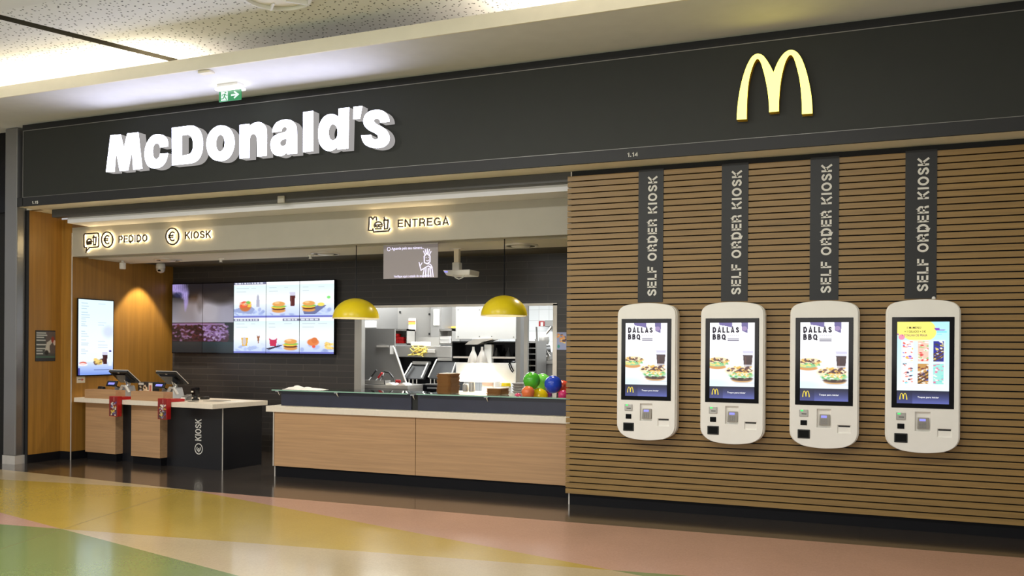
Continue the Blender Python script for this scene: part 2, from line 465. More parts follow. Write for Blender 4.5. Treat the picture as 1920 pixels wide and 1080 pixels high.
def type_text(text, fr, size, name, mat, parent, depth=0.002, bold=0.02, width=None, local=False):
    cu = bpy.data.curves.new(name, 'FONT'); cu.body = text; cu.size = 1; cu.offset = bold; cu.extrude = 0; cu.resolution_u = 4
    ob = bpy.data.objects.new(name, cu); C.objects.link(ob)
    dg = bpy.context.evaluated_depsgraph_get()
    me = bpy.data.meshes.new_from_object(ob.evaluated_get(dg)); bpy.data.objects.remove(ob); bpy.data.curves.remove(cu)
    xs = [v.co.x for v in me.vertices]; k = size if not width else width / (max(xs) - min(xs))
    x0 = min(xs)
    for v in me.vertices: v.co = fr((v.co.x - x0) * k, v.co.y * size, depth)
    me.materials.clear(); me.materials.append(mat)
    return finish(name, me, parent, local)

# ------------------------------------------------------------------ pictures on screens and prints
class Pic:
    def __init__(self, w, h, rgb):
        self.a = np.zeros((h, w, 3)); self.a[:] = rgb; self.w, self.h = w, h
        self.X, self.Y = np.meshgrid((np.arange(w) + .5) / w, (np.arange(h) + .5) / h)
    def _put(self, mask, rgb, al=1.0):
        k = (mask * al)[..., None]; self.a = self.a * (1 - k) + np.array(rgb, float) * k; return self
    def soft(self, d, e): return np.clip(0.5 - d / e, 0, 1)
    def rect(self, x0, y0, x1, y1, rgb, al=1.0): return self._put(((self.X >= x0) & (self.X < x1) & (self.Y >= y0) & (self.Y < y1)).astype(float), rgb, al)
    def ell(self, x, y, rx, ry, rgb, al=1.0, soft=0.25, rot=0.0):
        dx, dy = self.X - x, (self.Y - y) * self.h / self.w
        ry = ry * self.h / self.w; c_, s_ = math.cos(rot), math.sin(rot)
        d = np.sqrt(((dx * c_ + dy * s_) / rx) ** 2 + ((-dx * s_ + dy * c_) / ry) ** 2) - 1
        return self._put(self.soft(d, soft), rgb, al)
    def poly(self, pts, rgb, al=1.0):
        inside = np.zeros(self.X.shape, bool); n = len(pts)
        for k in range(n):
            (x0, y0), (x1, y1) = pts[k], pts[(k + 1) % n]
            if y0 == y1: continue
            cnd = ((y0 > self.Y) != (y1 > self.Y)) & (self.X < (x1 - x0) * (self.Y - y0) / (y1 - y0) + x0); inside ^= cnd
        return self._put(inside.astype(float), rgb, al)
    def vgrad(self, y0, y1, c0, c1, al=1.0, x0=0, x1=1):
        t = np.clip((self.Y - y0) / (y1 - y0), 0, 1)[..., None]; g = np.array(c0, float) * (1 - t) + np.array(c1, float) * t
        k = (((self.Y >= y0) & (self.Y <= y1) & (self.X >= x0) & (self.X <= x1)).astype(float) * al)[..., None]; self.a = self.a * (1 - k) + g * k; return self
    def speck(self, x0, y0, x1, y1, cols, n, size, seed=1, al=0.9):
        rs = np.random.RandomState(seed)
        for _ in range(n):
            self.ell(rs.uniform(x0, x1), rs.uniform(y0, y1), size * rs.uniform(.5, 1.3), size * rs.uniform(.25, .7) * self.w / self.h, cols[rs.randint(len(cols))], al, .5, rs.uniform(-.6, .6))
        return self
    def lines(self, x0, x1, ys, rgb, al=.5, th=.006, seed=3):
        rs = np.random.RandomState(seed)
        for y in ys: self.rect(x0, y, x0 + (x1 - x0) * rs.uniform(.4, 1), y + th, rgb, al)
        return self
    def burger(self, x, y, r, bun=(226, 160, 84), tall=.6, wide=1.0):
        rr = r * self.w / self.h
        self.ell(x, y + rr * .78, r * wide, rr * .3, (214, 150, 84)); self.ell(x, y + rr * .5, r * wide, rr * .22, (96, 48, 26))
        self.ell(x - r * .1, y + rr * .3, r * wide * 1.04, rr * .2, (250, 196, 60)); self.ell(x + r * .1, y + rr * .16, r * wide * 1.06, rr * .16, (120, 190, 80))
        self.ell(x, y - rr * .18, r * wide * .95, rr * tall * .62, bun); self.ell(x - r * .25, y - rr * .34, r * .4, rr * .14, (250, 214, 160), .7)
        return self
    def cup(self, x, y0, y1, r, dark=(70, 34, 26)):
        self.poly([(x - r, y0), (x + r, y0), (x + r * .72, y1), (x - r * .72, y1)], (206, 204, 226)); yt = y0 + (y1 - y0) * .26
        self.poly([(x - r * .92, yt), (x + r * .92, yt), (x + r * .7, y1 - .008), (x - r * .7, y1 - .008)], dark); self.rect(x - r * .5, yt + .02, x - r * .3, y1 - .03, (130, 80, 70), .5)
        return self
def show(pic, fr, w, h, name, mat, parent, local=False):
    """a picture as a fine grid of coloured corners; frame origin is the top left, U right, V up"""
    nx, ny = pic.w, pic.h
    xs = np.linspace(0, w, nx); ys = np.linspace(0, -h, ny)
    o, U, V = fr(0, 0, 0), fr(1, 0, 0) - fr(0, 0, 0), fr(0, 1, 0) - fr(0, 0, 0)
    XX, YY = np.meshgrid(xs, ys)
    co_ = np.array(o)[None, :] + XX.reshape(-1, 1) * np.array(U)[None, :] + YY.reshape(-1, 1) * np.array(V)[None, :]
    i = (np.arange(ny - 1)[:, None] * nx + np.arange(nx - 1)[None, :]).reshape(-1)
    fs = np.stack([i, i + nx, i + nx + 1, i + 1], 1)
    me = bpy.data.meshes.new(name); me.from_pydata(co_.tolist(), [], fs.tolist())
    a = np.clip(pic.a, 0, 255) / 255.0; l = np.where(a <= .04045, a / 12.92, ((a + .055) / 1.055) ** 2.4)
    at_ = me.color_attributes.new('picture', 'FLOAT_COLOR', 'POINT')
    at_.data.foreach_set('color', np.concatenate([l.reshape(-1, 3), np.ones((nx * ny, 1))], 1).astype(np.float32).ravel())
    me.materials.append(mat)
    return finish(name, me, parent, local)

# ================================================================== THE SETTING
# ---- floor: dark shop tiles, then coloured terrazzo fields cut along straight lines
edge = [(-16, -0.2), (-10.675, -0.635), (-9.0, -0.764), (-7.06, -0.94), (-3.06, -0.936), (1.23, -0.815), (6, -0.7)]
bm = bmesh.new()
for (xa, ya), (xb, yb) in zip(edge, edge[1:]):
    v = [bm.verts.new(p) for p in ((xa, ya, 0), (xa, -15, 0), (xb, -15, 0), (xb, yb, 0))]; bm.faces.new(v)
bmesh.ops.remove_doubles(bm, verts=bm.verts[:], dist=1e-4)
fl = dict(one_=((0, 899), (350, 918)), two=((385, 924), (1205, 1080)), three=((120, 992), (960, 1055)), four=((0, 961), (445, 1079)), joint=((0, 1030), (350, 917)))
LN = {}
for k, (p, q) in fl.items():
    a, c_ = atz(*p, 0), atz(*q, 0); d = (c_ - a).normalized(); nrm = Vector((-d.y, d.x, 0)); LN[k] = (a, nrm)
    for off in ((0,) if k != 'joint' else (-0.004, 0.004)):
        bmesh.ops.bisect_plane(bm, geom=bm.verts[:] + bm.edges[:] + bm.faces[:], plane_co=a + nrm * off, plane_no=nrm)
ref = atz(300, 950, 0)
side = lambda k, p: (1 if (p - LN[k][0]).dot(LN[k][1]) * (ref - LN[k][0]).dot(LN[k][1]) > 0 else -1)
for f in bm.faces:
    p = f.calc_center_median()
    if abs((p - LN['joint'][0]).dot(LN['joint'][1])) < 0.0035: f.material_index = 5; continue
    s1, s2, s3, s4 = (side(k, p) for k in ('one_', 'two', 'three', 'four'))
    if s2 < 0: i = 3 if s3 > 0 else 4
    elif s1 < 0: i = 2
    elif s3 > 0: i = 1 if s4 > 0 else 3
    else: i = 2 if s4 > 0 else 4
    f.material_index = i
for (xa, ya), (xb, yb) in zip(edge, edge[1:]):
    f = bm.faces.new([bm.verts.new(p) for p in ((xa, ya, 0), (xb, yb, 0), (xb, 8, 0), (xa, 8, 0))]); f.material_index = 0
for f in bm.faces:
    if f.normal.z < 0: f.normal_flip()
mb = MB(); mb.bm.free(); mb.bm = bm
struct(mb.build('floor', [M['floor_dark'], M['t_yellow'], M['t_beige'], M['t_pink'], M['t_green'], M['t_joint']], recalc=False))

# ---- left wall of oak veneer with its stepped reveal
XI, XO, YS = -10.66, -10.87, 0.47
mb = MB(); mb.box(-10.97, XO, -0.06, YS, 0.12, 3.56); mb.box(-10.97, XI, YS, 2.47, 0.12, 3.5)
struct(mb.build('wall_left', M['wall_wood']))
mb = MB(); mb.box(-10.97, XO + .004, -0.06, YS, 0, 0.12); mb.box(-10.97, XI + .004, YS - .004, 2.47, 0, 0.12)
struct(mb.build('baseboard_left', M['kick']))
struct(MB().box(XI, XI + .012, YS - .012, YS, 0, 3.3).build('trim_1', M['alu']))
struct(MB().box(-11.0, XO, -0.075, -0.06, 0, 3.56).build('trim_2', M['beam']))
mb = MB(); mb.box(-16, -11.0, 0.0, 0.1, 0, 4.7)
struct(mb.build('wall_facade_left', M['black_board']))

# ---- facade band: panel, lower beam, top shadow gap
struct(MB().box(-10.661, 6, -0.33, -0.25, 3.685, 4.59).build('wall_facade', M['fascia']))
struct(MB().box(-10.775, 6, -0.335, -0.315, 3.56, 3.685).build('trim_3', M['beam'], bevel=.004))
struct(MB().box(-10.77, 6, -0.26, -0.2, 4.57, 4.70).build('trim_4', M['satin_black']))
mb = MB(); mb.box(-10.661, 6, -0.335, -0.325, 4.588, 4.596); mb.box(-10.661, 6, -0.335, -0.325, 3.68, 3.686); mb.box(-10.669, -10.661, -0.335, -0.25, 3.56, 4.596)
struct(mb.build('trim_5', M['steel_dark']))
struct(MB().box(-16, -10.669, -0.05, -0.005, 3.56, 4.70).build('wall_facade_gap', M['gloss_black']))
struct(MB().box(-10.77, 6, -0.315, -0.06, 3.562, 3.6).box(-10.96, 6, -0.06, 0.62, 3.5625, 3.6).build('ceiling_reveal', M['cream']))

# ---- slatted wall beside the opening
XR = -2.893
mb = MB(); mb.mi = 1; mb.box(XR, 6, 0.0, 0.2, 0.0, 3.562); mb.box(XR, XR + .12, 0.2, 2.47, 0, 3.5)
mb.mi = 0; pitch = 3.386 / 54
for k in range(54):
    z = 0.125 + k * pitch; mb.box(-2.92, 6, -0.05, 0.0, z, z + pitch - 0.0125)
struct(mb.build('wall_right', [M['slat'], M['black_board']]))
struct(MB().box(XR + .001, 6, -0.006, 0.0, 0, 0.118).build('baseboard_right', M['kick']))
mb = MB(); mb.box(XR - .006, XR + .006, -0.009, 0.0, 0, 0.125); mb.box(XR - .006, XR + .006, -0.009, 0, 3.5, 3.56)
struct(mb.build('trim_6', M['alu']))

# ---- shop interior: tiled back wall with the kitchen hatch, header beam, ceiling
OX0, OX1, OZ0, OZ1, YB = -7.0, -3.92, 0.92, 2.285, 2.47
mb = MB(); mb.box(-10.66, OX0, YB, YB + .06, 0, 3.3); mb.box(OX1, XR, YB, YB + .06, 0, 3.3); mb.box(OX0, OX1, YB, YB + .06, 0, OZ0); mb.box(OX0, OX1, YB, YB + .06, OZ1, 3.3)
struct(mb.build('wall_back', M['tile']))
mb = MB(); mb.box(-7.115, -6.992, YB - .03, YB + .07, 0, OZ1 + .01); struct(mb.build('trim_7', M['steel']))
mb = MB(); mb.box(OX0, OX1 + .03, YB - .012, YB + .07, OZ1 - .02, OZ1 + .012); mb.box(OX1 - .03, OX1 + .03, YB - .012, YB + .07, OZ0, OZ1)
struct(mb.build('trim_8', M['alu']))
xr0 = at(97, 410, 0.0).x
mb = MB(); mb.box(xr0, XR, 0.0, 0.1, 3.45, 3.562)
struct(mb.build('trim_9', M['roller'], bevel=.006))
a = at(528, 375, -0.01); struct(MB().box(a.x - .05, a.x + .05, -0.03, -0.001, 3.43, 3.52).build('trim_11', M['header'], bevel=.008))
struct(MB().box(at(149, 420, .3).x, XR, 0.10, 0.6, 3.375, 3.46).build('ceiling_soffit_shop', M['soffit']))
struct(MB().box(XI, XR, 0.47, 0.60, 2.955, 3.375).build('wall_header', M['header']))
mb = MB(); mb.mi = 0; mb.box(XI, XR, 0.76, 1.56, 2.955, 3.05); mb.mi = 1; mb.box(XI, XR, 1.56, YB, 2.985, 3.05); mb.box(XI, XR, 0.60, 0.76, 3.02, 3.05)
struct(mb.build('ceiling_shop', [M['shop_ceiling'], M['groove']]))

# ---- mall ceiling: perforated board, light cove behind a cream lip, plain soffits
ZP = 5.05
p0, p1 = atz(0, 32, ZP), atz(303, 107, ZP); dj = (p1 - p0).normalized(); nj = Vector((dj.y, -dj.x, 0)); hw = 0.075
sl = lambda y, s: p0.x + (y - p0.y) / dj.y * dj.x + s * hw / abs(nj.x)
Y0, Y1 = -2.75, -0.72
mb = MB(); mb.mi = 0
for xa, xb, xc, xd in ((-18, sl(Y0, -1), sl(Y1, -1), -18), (sl(Y0, 1), 6, 6, sl(Y1, 1))):
    mb.prism([(xa, Y0, ZP), (xb, Y0, ZP), (xc, Y1, ZP), (xd, Y1, ZP)], (0, 0, 0.05))
mb.mi = 1; mb.box(-18, 6, Y0, Y1, ZP + .10, ZP + .14)
cl = struct(mb.build('ceiling', [M['perf'], M['groove']]))
for pg in cl.data.polygons:
    if abs(pg.normal.z) < .5: pg.material_index = 1
struct(MB().box(-18, 6, -1.29, 0.1, 4.70, 4.73).build('ceiling_soffit', M['soffit']))
struct(MB().box(-18, 6, -1.31, -1.29, 4.70, 4.84).build('trim_10', M['cream']))
struct(MB().box(-18, 6, -0.72, -0.70, 4.73, 5.2).build('wall_cove', M['white']))
mb = MB(); mb.box(-18, 6, -15, Y0, 4.98, 5.2); struct(mb.build('ceiling_hall', M['soffit']))

# ---- kitchen shell behind the hatch
KX0, KX1, KY1 = -9.6, -1.6, 6.4
mb = MB(); mb.box(KX0, KX1, KY1, KY1 + .1, 0, 3.0); struct(mb.build('wall_kitchen_back', M['kitchen_tile']))
mb = MB(); mb.box(KX0 - .1, KX0, YB + .06, KY1, 0, 3.0); struct(mb.build('wall_kitchen_left', M['white']))
mb = MB(); mb.box(KX1, KX1 + .1, YB + .06, KY1, 0, 3.0); struct(mb.build('wall_kitchen_right', M['white']))
mb = MB(); mb.box(KX0, KX1, YB + .06, KY1, 3.0, 3.1); struct(mb.build('ceiling_kitchen', M['white']))

# ================================================================== FACADE SIGNS
YL = -0.45
q1 = lambda x, y: at(180 + x / 6.353, 180 + y / 6.353, YL)
q2 = lambda x, y: at(460 + x / 6.353, 180 + y / 6.353, YL)
K1, K2 = 1, 2
LET = [
 ('letter_m', 1, [[(172,468,1),(295,458,1),(333,615,1),(372,446,1),(505,432,1),(553,866,1),(443,877,1),(428,655,1),(384,886,1),(283,894,1),(240,670,1),(222,902,1),(118,906,1)]]),
 ('letter_c', 1, [[(860,600,1),(858,550),(840,500),(800,468),(735,455),(668,475),(615,540),(583,630),(580,735),(607,815),(655,855),(715,862),(785,838),(835,775),(860,680,1),(762,686,1),(750,728),(720,753),(690,732),(678,670),(684,605),(706,570),(735,565),(754,584),(762,612,1)]]),
 ('letter_d_capital', 1, [[(903,380,1),(1110,353,1),(1170,358),(1225,395),(1262,465),(1275,560),(1266,660),(1235,738),(1185,785),(1125,803,1),(905,826,1)], [(1022,470,1),(1090,461,1),(1130,480),(1153,540),(1155,610),(1136,668),(1100,697,1),(1022,711,1)]]),
 ('letter_o', 1, [[(1500,351),(1570,370),(1625,435),(1650,525),(1645,615),(1610,703),(1555,757),(1480,775),(1400,756),(1345,700),(1318,610),(1318,535),(1345,448),(1395,388),(1450,357)], [(1490,463),(1520,490),(1533,550),(1525,610),(1505,645),(1478,662),(1450,645),(1432,600),(1430,550),(1445,495),(1467,468)]]),
 ('letter_n', 2, [[(-69,345,1),(48,332,1),(50,362,1),(85,330),(130,314),(175,313),(220,335),(248,380),(257,440),(255,710,1),(137,722,1),(137,520),(128,473),(100,452),(70,466),(53,520),(50,735,1),(-69,745,1)]]),
 ('letter_a', 2, [[(320,432,1),(332,375),(370,318),(430,288),(500,280),(560,298),(600,345),(614,410),(616,685,1),(500,693,1),(490,676,1),(450,707),(400,715),(345,697),(310,645),(300,570),(318,505),(360,465),(430,440),(478,425),(496,395),(482,370),(455,372),(437,395),(432,419,1)], [(490,510,1),(455,515),(425,535),(413,565),(425,590),(450,597),(480,580),(490,545)]]),
 ('letter_l', 2, [[(688,193,1),(808,177,1),(808,656,1),(688,669,1)]]),
 ('letter_d_small', 2, [[(1112,150,1),(1238,135,1),(1226,625,1),(1097,638,1),(1092,610,1),(1050,643),(990,655),(930,630),(885,565),(868,470),(875,370),(905,290),(955,235),(1020,215),(1075,226),(1110,252,1)], [(1050,335),(1085,365),(1100,430),(1090,490),(1065,520),(1035,528),(1005,500),(992,440),(1000,385),(1022,345)]]),
 ('apostrophe', 2, [[(1288,130,1),(1394,117,1),(1367,269,1),(1285,276,1)]]),
 ('letter_s', 2, [[(1716,305,1),(1608,318,1),(1598,284),(1570,268),(1540,278),(1534,305),(1565,337),(1632,370),(1690,420),(1719,490),(1707,555),(1660,600),(1590,620),(1510,615),(1440,588),(1398,538),(1380,471,1),(1497,463,1),(1514,503),(1548,520),(1578,505),(1578,472),(1540,441),(1470,405),(1420,355),(1405,298),(1425,230),(1475,185),(1550,165),(1625,172),(1680,208),(1710,258)]]),
]
c0 = at(470, 300, -0.33)
sg = thing('shop_sign', 'large glowing white block letter shop name standing off the dark facade band', 'sign', (c0.x, -0.33, 3.9))
for nm, which, cts in LET:
    qq = q1 if which == 1 else q2
    filled([[(p.x, p.z) for p in (qq(*v) for v in smooth_path(ct))] for ct in cts], YL, -0.33, nm, [M['letter_front'], M['letter_side']], sg)
YA = -0.42
A = [(440,888,1),(445,780),(462,640),(490,500),(530,370),(570,285),(605,240),(650,220),(700,235),(740,280),(780,345),(812,410,1),(845,325),(885,255),(930,205),(985,180),(1040,198),(1085,250),(1125,340),(1160,460),(1188,600),(1202,720),(1205,825,1),(1100,832,1),(1098,720),(1090,600),(1075,480),(1050,370),(1025,285),(1005,245),(985,232),(962,248),(930,310),(900,420),(880,540),(868,680),(865,803,1),(767,812,1),(765,720),(752,600),(730,480),(705,380),(680,305),(650,272),(620,305),(590,380),(565,480),(550,600),(542,740),(540,882,1)]
pts = [at(1300 + v.x / 5.4, 60 + v.y / 5.4, YA) for v in smooth_path(A, 5)]
ARCH = [(p.x, p.z) for p in pts]
o = filled([ARCH], YA, -0.33, 'arch_sign', [M['arch_front'], M['arch_side']], None)
tag(base_origin(o), 'glowing yellow double arch sign on the right of the dark facade band', 'sign')
for txt, x0, x1, yb_, yt_, lab in (('1.15', 60, 71.5, 382.5, 377.5, 'tiny white unit number on the beam above the oak left reveal'), ('1.14', 1176, 1196, 294.5, 286.5, 'small white unit number on the beam left of the first kiosk sign strip')):
    a, b_ = at(x0, yb_, -0.336), at(x1, yb_, -0.336); tpt = at(x0, yt_, -0.336)
    mb = MB(); pen_text(mb, txt, frame(a), tpt.z - a.z, 0.2, 0.003, width=b_.x - a.x)
    one(mb, 'unit_number', M['sign_white'], lab, 'number')

# ---- exit sign and sensor under the mall soffit
e0 = atz(432, 158, 4.70)
t = thing('exit_sign', 'green illuminated emergency exit sign with running figure and arrow', 'exit sign', (e0.x, e0.y, 4.70))
mb = MB(); ex, ey = e0.x, e0.y
mb.box(ex - .15, ex + .15, ey - .06, ey + .06, 4.655, 4.70); mb.build('housing', M['white'], t, bevel=.008)
MB().box(ex - .165, ex + .165, ey - .07, ey + .07, 4.63, 4.655).build('light_diffuser', M['exit_lamp'], t, bevel=.006)
pa, pb = at(411.5, 162, ey), at(452.5, 160, ey); zb = at(432, 189, ey).z
panel = MB().box(pa.x, pb.x, ey - .006, ey + .006, zb, 4.63).build('panel', M['exit_face'], t)
W_, H_ = pb.x - pa.x, 4.63 - zb
fr = frame((pa.x, ey - .008, zb)); mb = MB()
mb.prism([fr(W_ * .1, H_ * .05, 0), fr(W_ * .41, H_ * .05, 0), fr(W_ * .41, H_ * .92, 0), fr(W_ * .1, H_ * .92, 0)], (0, -.002, 0))
mb.stroke([(W_ * .56, H_ * .5), (W_ * .84, H_ * .5)], H_ * .17, fr, .003)
mb.stroke([(W_ * .7, H_ * .82), (W_ * .88, H_ * .5), (W_ * .7, H_ * .2)], H_ * .15, fr, .0035)
mb.build('pictogram', M['exit_mark'], panel)
mb = MB(); f2 = frame((pa.x, ey - .0105, zb)); g = lambda p: [(W_ * x, H_ * y) for x, y in p]
mb.stroke(g([(.29, .70), (.25, .42)]), H_ * .12, f2, .002); mb.stroke(g([(.25, .44), (.33, .26), (.36, .08)]), H_ * .075, f2, .002)
mb.stroke(g([(.25, .44), (.21, .25), (.11, .24)]), H_ * .075, f2, .002); mb.stroke(g([(.14, .5), (.18, .64), (.29, .67), (.34, .54), (.41, .54)]), H_ * .055, f2, .002)
mb.prism([f2(W_ * (.31 + .04 * math.cos(k * PI / 5)), H_ * (.82 + .065 * math.sin(k * PI / 5)), 0) for k in range(10)], (0, -.002, 0))
mb.build('running_figure', M['exit_face'], panel)
s0 = atz(387, 134, 4.70)
mb = MB(); mb.box(s0.x - .085, s0.x + .085, s0.y - .045, s0.y + .045, 4.675, 4.70)
tag(base_origin(mb.build('ceiling_sensor', M['cream'], bevel=.008)), 'small flat cream sensor plate under the soffit left of the exit sign', 'sensor')

# ---- steel column left of the opening
xa, xb = at(8, 500, -.22).x, at(31, 500, -.22).x
t = thing('steel_column', 'tall brushed steel column at the left edge of the facade', 'column', ((xa + xb) / 2, -.06, 0))
MB().box(xa, xb, -.22, -.08, 0.12, 4.69).build('shaft', M['column'], t, bevel=.012)
MB().box(xa - .004, xb + .004, -.228, -.075, 0, 0.12).build('base_plate', M['alu'], t)

# ---- round air diffuser in the perforated ceiling
v0 = atz(516, -12, ZP)
t = thing('ceiling_diffuser', 'round cream air diffuser in the perforated ceiling board', 'vent', (v0.x, v0.y, ZP - .05))
MB().lathe([(.33, .05), (.345, .03), (.34, .012), (.31, .008), (.30, .03), (.30, .05)], (v0.x, v0.y, ZP - .05)).build('outer_ring', M['white'], t, smooth=True)
MB().lathe([(.295, .04), (.2, .03), (.12, .0), (0, -.005)], (v0.x, v0.y, ZP - .05)).build('centre_cone', M['cream'], t, smooth=True)
for k in range(4):
    a_ = PI / 4 + k * PI / 2; mb = MB(); mb.box(-.01, .01, .1, .3, -.012, .03)
    o = mb.build('blade', M['white'], t, local=True); o.rotation_euler.z = a_

# ================================================================== BACKLIT SIGNS ON THE HEADER BEAM
YH = 0.432
def pz(ox, oy, sc): return lambda x, y: (lambda v: (v.x, v.z))(at(ox + x / sc, oy + y / sc, YH))
frH = lambda u, v, w: Vector((u, YH - w + 0.012, v))
frB = lambda u, v, w: Vector((u, YH - w + 0.030, v))
def halo_sign(label, icon, texts):
    """icon: list of (strokes) already in metres; texts: (string, x0, x1, base, top)"""
    allp = [p for s in icon for p in s]
    xs = [p[0] for p in allp] + [t[1] for t in texts] + [t[2] for t in texts]
    t = thing('backlit_sign', label, 'sign', ((min(xs) + max(xs)) / 2, 0.47, 3.08))
    mi, bi = MB(), MB()
    for s in icon: mi.stroke(s, 0.019, frH, 0.012); bi.stroke(s, 0.007, frB, 0.014)
    o = mi.build('icon', M['letter_dark'], t); bi.build('led_strip', M['halo'], o)
    for tx, x0, x1, zb, zt in texts:
        mi, bi = MB(), MB()
        pen_text(mi, tx, lambda u, v, w: frH(x0 + u, zb + v, w), zt - zb, 0.15, 0.012, width=x1 - x0, gap=.16)
        pen_text(bi, tx, lambda u, v, w: frB(x0 + u, zb + v, w), zt - zb, 0.05, 0.014, width=x1 - x0, gap=.16)
        o = mi.build('lettering', M['letter_dark'], t); bi.build('led_strip', M['halo'], o)
    return t
h1 = pz(120, 400, 6.4)
def euro(cx, cy, rx, ry):
    pts = [h1(x, y) for x, y in arc(cx, cy, rx, ry, 0, 360, 30)]; pts[-1] = pts[0]
    return [pts, [h1(x, y) for x, y in arc(cx + rx * .05, cy, rx * .48, ry * .52, -55, -305, 14)],
            [h1(cx - rx * .62, cy - ry * .1), h1(cx + rx * .15, cy - ry * .13)], [h1(cx - rx * .62, cy + ry * .12), h1(cx + rx * .12, cy + ry * .09)]]
bub = [h1(*p) for p in [(255,246),(395,236),(409,243),(415,258),(415,388),(408,400),(395,404),(300,411),(264,458),(270,412),(246,408),(238,395),(237,262),(243,250),(255,246)]]
ic = [bub, [h1(*p) for p in [(268,342),(276,322),(296,308),(318,310),(330,334),(268,342)]], [h1(266, 358), h1(332, 351)], [h1(270, 372), h1(330, 366)],
      [h1(340, 290), h1(388, 286)], [h1(347, 292), h1(353, 378), h1(376, 376), h1(383, 288)], [h1(362, 288), h1(352, 264)]]
ic += euro(516, 316, 68, 92)
b0, t0 = h1(655, 354), h1(655, 270)
halo_sign('backlit order sign at the left end of the header with speech bubble and euro icons', ic, [('PEDIDO', h1(655, 0)[0], h1(1000, 0)[0], b0[1], t0[1])])
b0, t0 = h1(1452, 309), h1(1452, 222)
halo_sign('backlit sign with a single round euro icon and the word kiosk on the header', euro(1298, 276, 78, 98), [('KIOSK', h1(1452, 0)[0], h1(1762, 0)[0], b0[1], t0[1])])
h2 = pz(660, 390, 7.7125)
H2 = lambda *ps: [h2(*p) for p in ps]
ic = [H2((300,322),(237,322),(247,138),(274,132),(298,160),(325,130),(350,134),(356,185)), H2((325,246),(334,222),(356,205),(382,199),(408,206),(426,222),(434,241),(325,246)),
      H2((318,273),(340,264),(360,275),(385,264),(410,274),(437,264)), H2((330,302),(427,298)), H2((298,295),(313,345),(526,331),(549,286)),
      H2((450,176),(528,172)), H2((461,178),(469,302),(510,299),(521,174)), H2((478,174),(460,130))]
b0, t0 = h2(662, 282), h2(662, 168)
halo_sign('backlit pick-up sign with bag, burger and cup icon on the right half of the header', ic, [('ENTREGA', h2(660, 0)[0], h2(1402, 0)[0], b0[1], t0[1])])

# ================================================================== SELF ORDER KIOSKS
BG = (250, 250, 255)
def kiosk_pic():
    p = Pic(112, 194, BG)
    p.poly([(.2, 0), (.5, 0), (.5, .07), (.36, .045), (.22, .035)], (96, 84, 150)); p.poly([(.7, 0), (.85, 0), (.84, .14), (.72, .11)], (90, 80, 140)); p.ell(.77, .08, .06, .03, (190, 160, 200), .6)
    for k in range(6): p.rect(.40 + k * .045, .158, .43 + k * .045, .176, (120, 112, 140), .35); p.rect(.40 + k * .045, .186, .43 + k * .045, .2, (150, 142, 165), .3)
    p.rect(.4, .212, .655, .222, (60, 50, 90)); p.rect(.4, .234, .655, .244, (60, 50, 90))
    p.cup(.85, .37, .60, .115, (58, 34, 38)); p.rect(.74, .40, .96, .425, (226, 228, 246))
    p.vgrad(.55, .84, BG, (222, 238, 248), .7)
    p.ell(.17, .585, .2, .03, (212, 150, 84)); p.ell(.16, .545, .22, .035, (150, 205, 150)); p.ell(.2, .50, .24, .045, (244, 222, 178)); p.speck(.02, .47, .42, .53, [(70, 40, 44), (96, 60, 50), (240, 190, 90)], 26, .035, 4); p.speck(.0, .53, .4, .56, [(110, 190, 120), (250, 220, 120)], 16, .035, 5)
    p.ell(.72, .755, .22, .03, (206, 160, 104)); p.ell(.72, .735, .24, .03, (84, 62, 52)); p.ell(.7, .69, .27, .045, (150, 208, 150)); p.ell(.66, .635, .32, .06, (247, 228, 190)); p.speck(.42, .58, .95, .66, [(70, 40, 44), (100, 60, 54), (240, 186, 80)], 36, .04, 6); p.speck(.45, .66, .95, .715, [(90, 180, 110), (240, 200, 100), (252, 250, 240)], 26, .04, 7); p.speck(.5, .72, .92, .75, [(60, 44, 40), (110, 80, 70)], 22, .03, 8)
    p.rect(.55, .785, 1, .792, (206, 216, 232)); p.ell(.1, .80, .28, .05, (214, 244, 246), .7, .8)
    p.rect(0, .838, 1, 1, (28, 30, 58)); p.vgrad(.84, 1, (26, 28, 52), (96, 104, 178)); p.vgrad(.84, 1, (26, 28, 52), (40, 44, 92), .5, 0, .3)
    return p
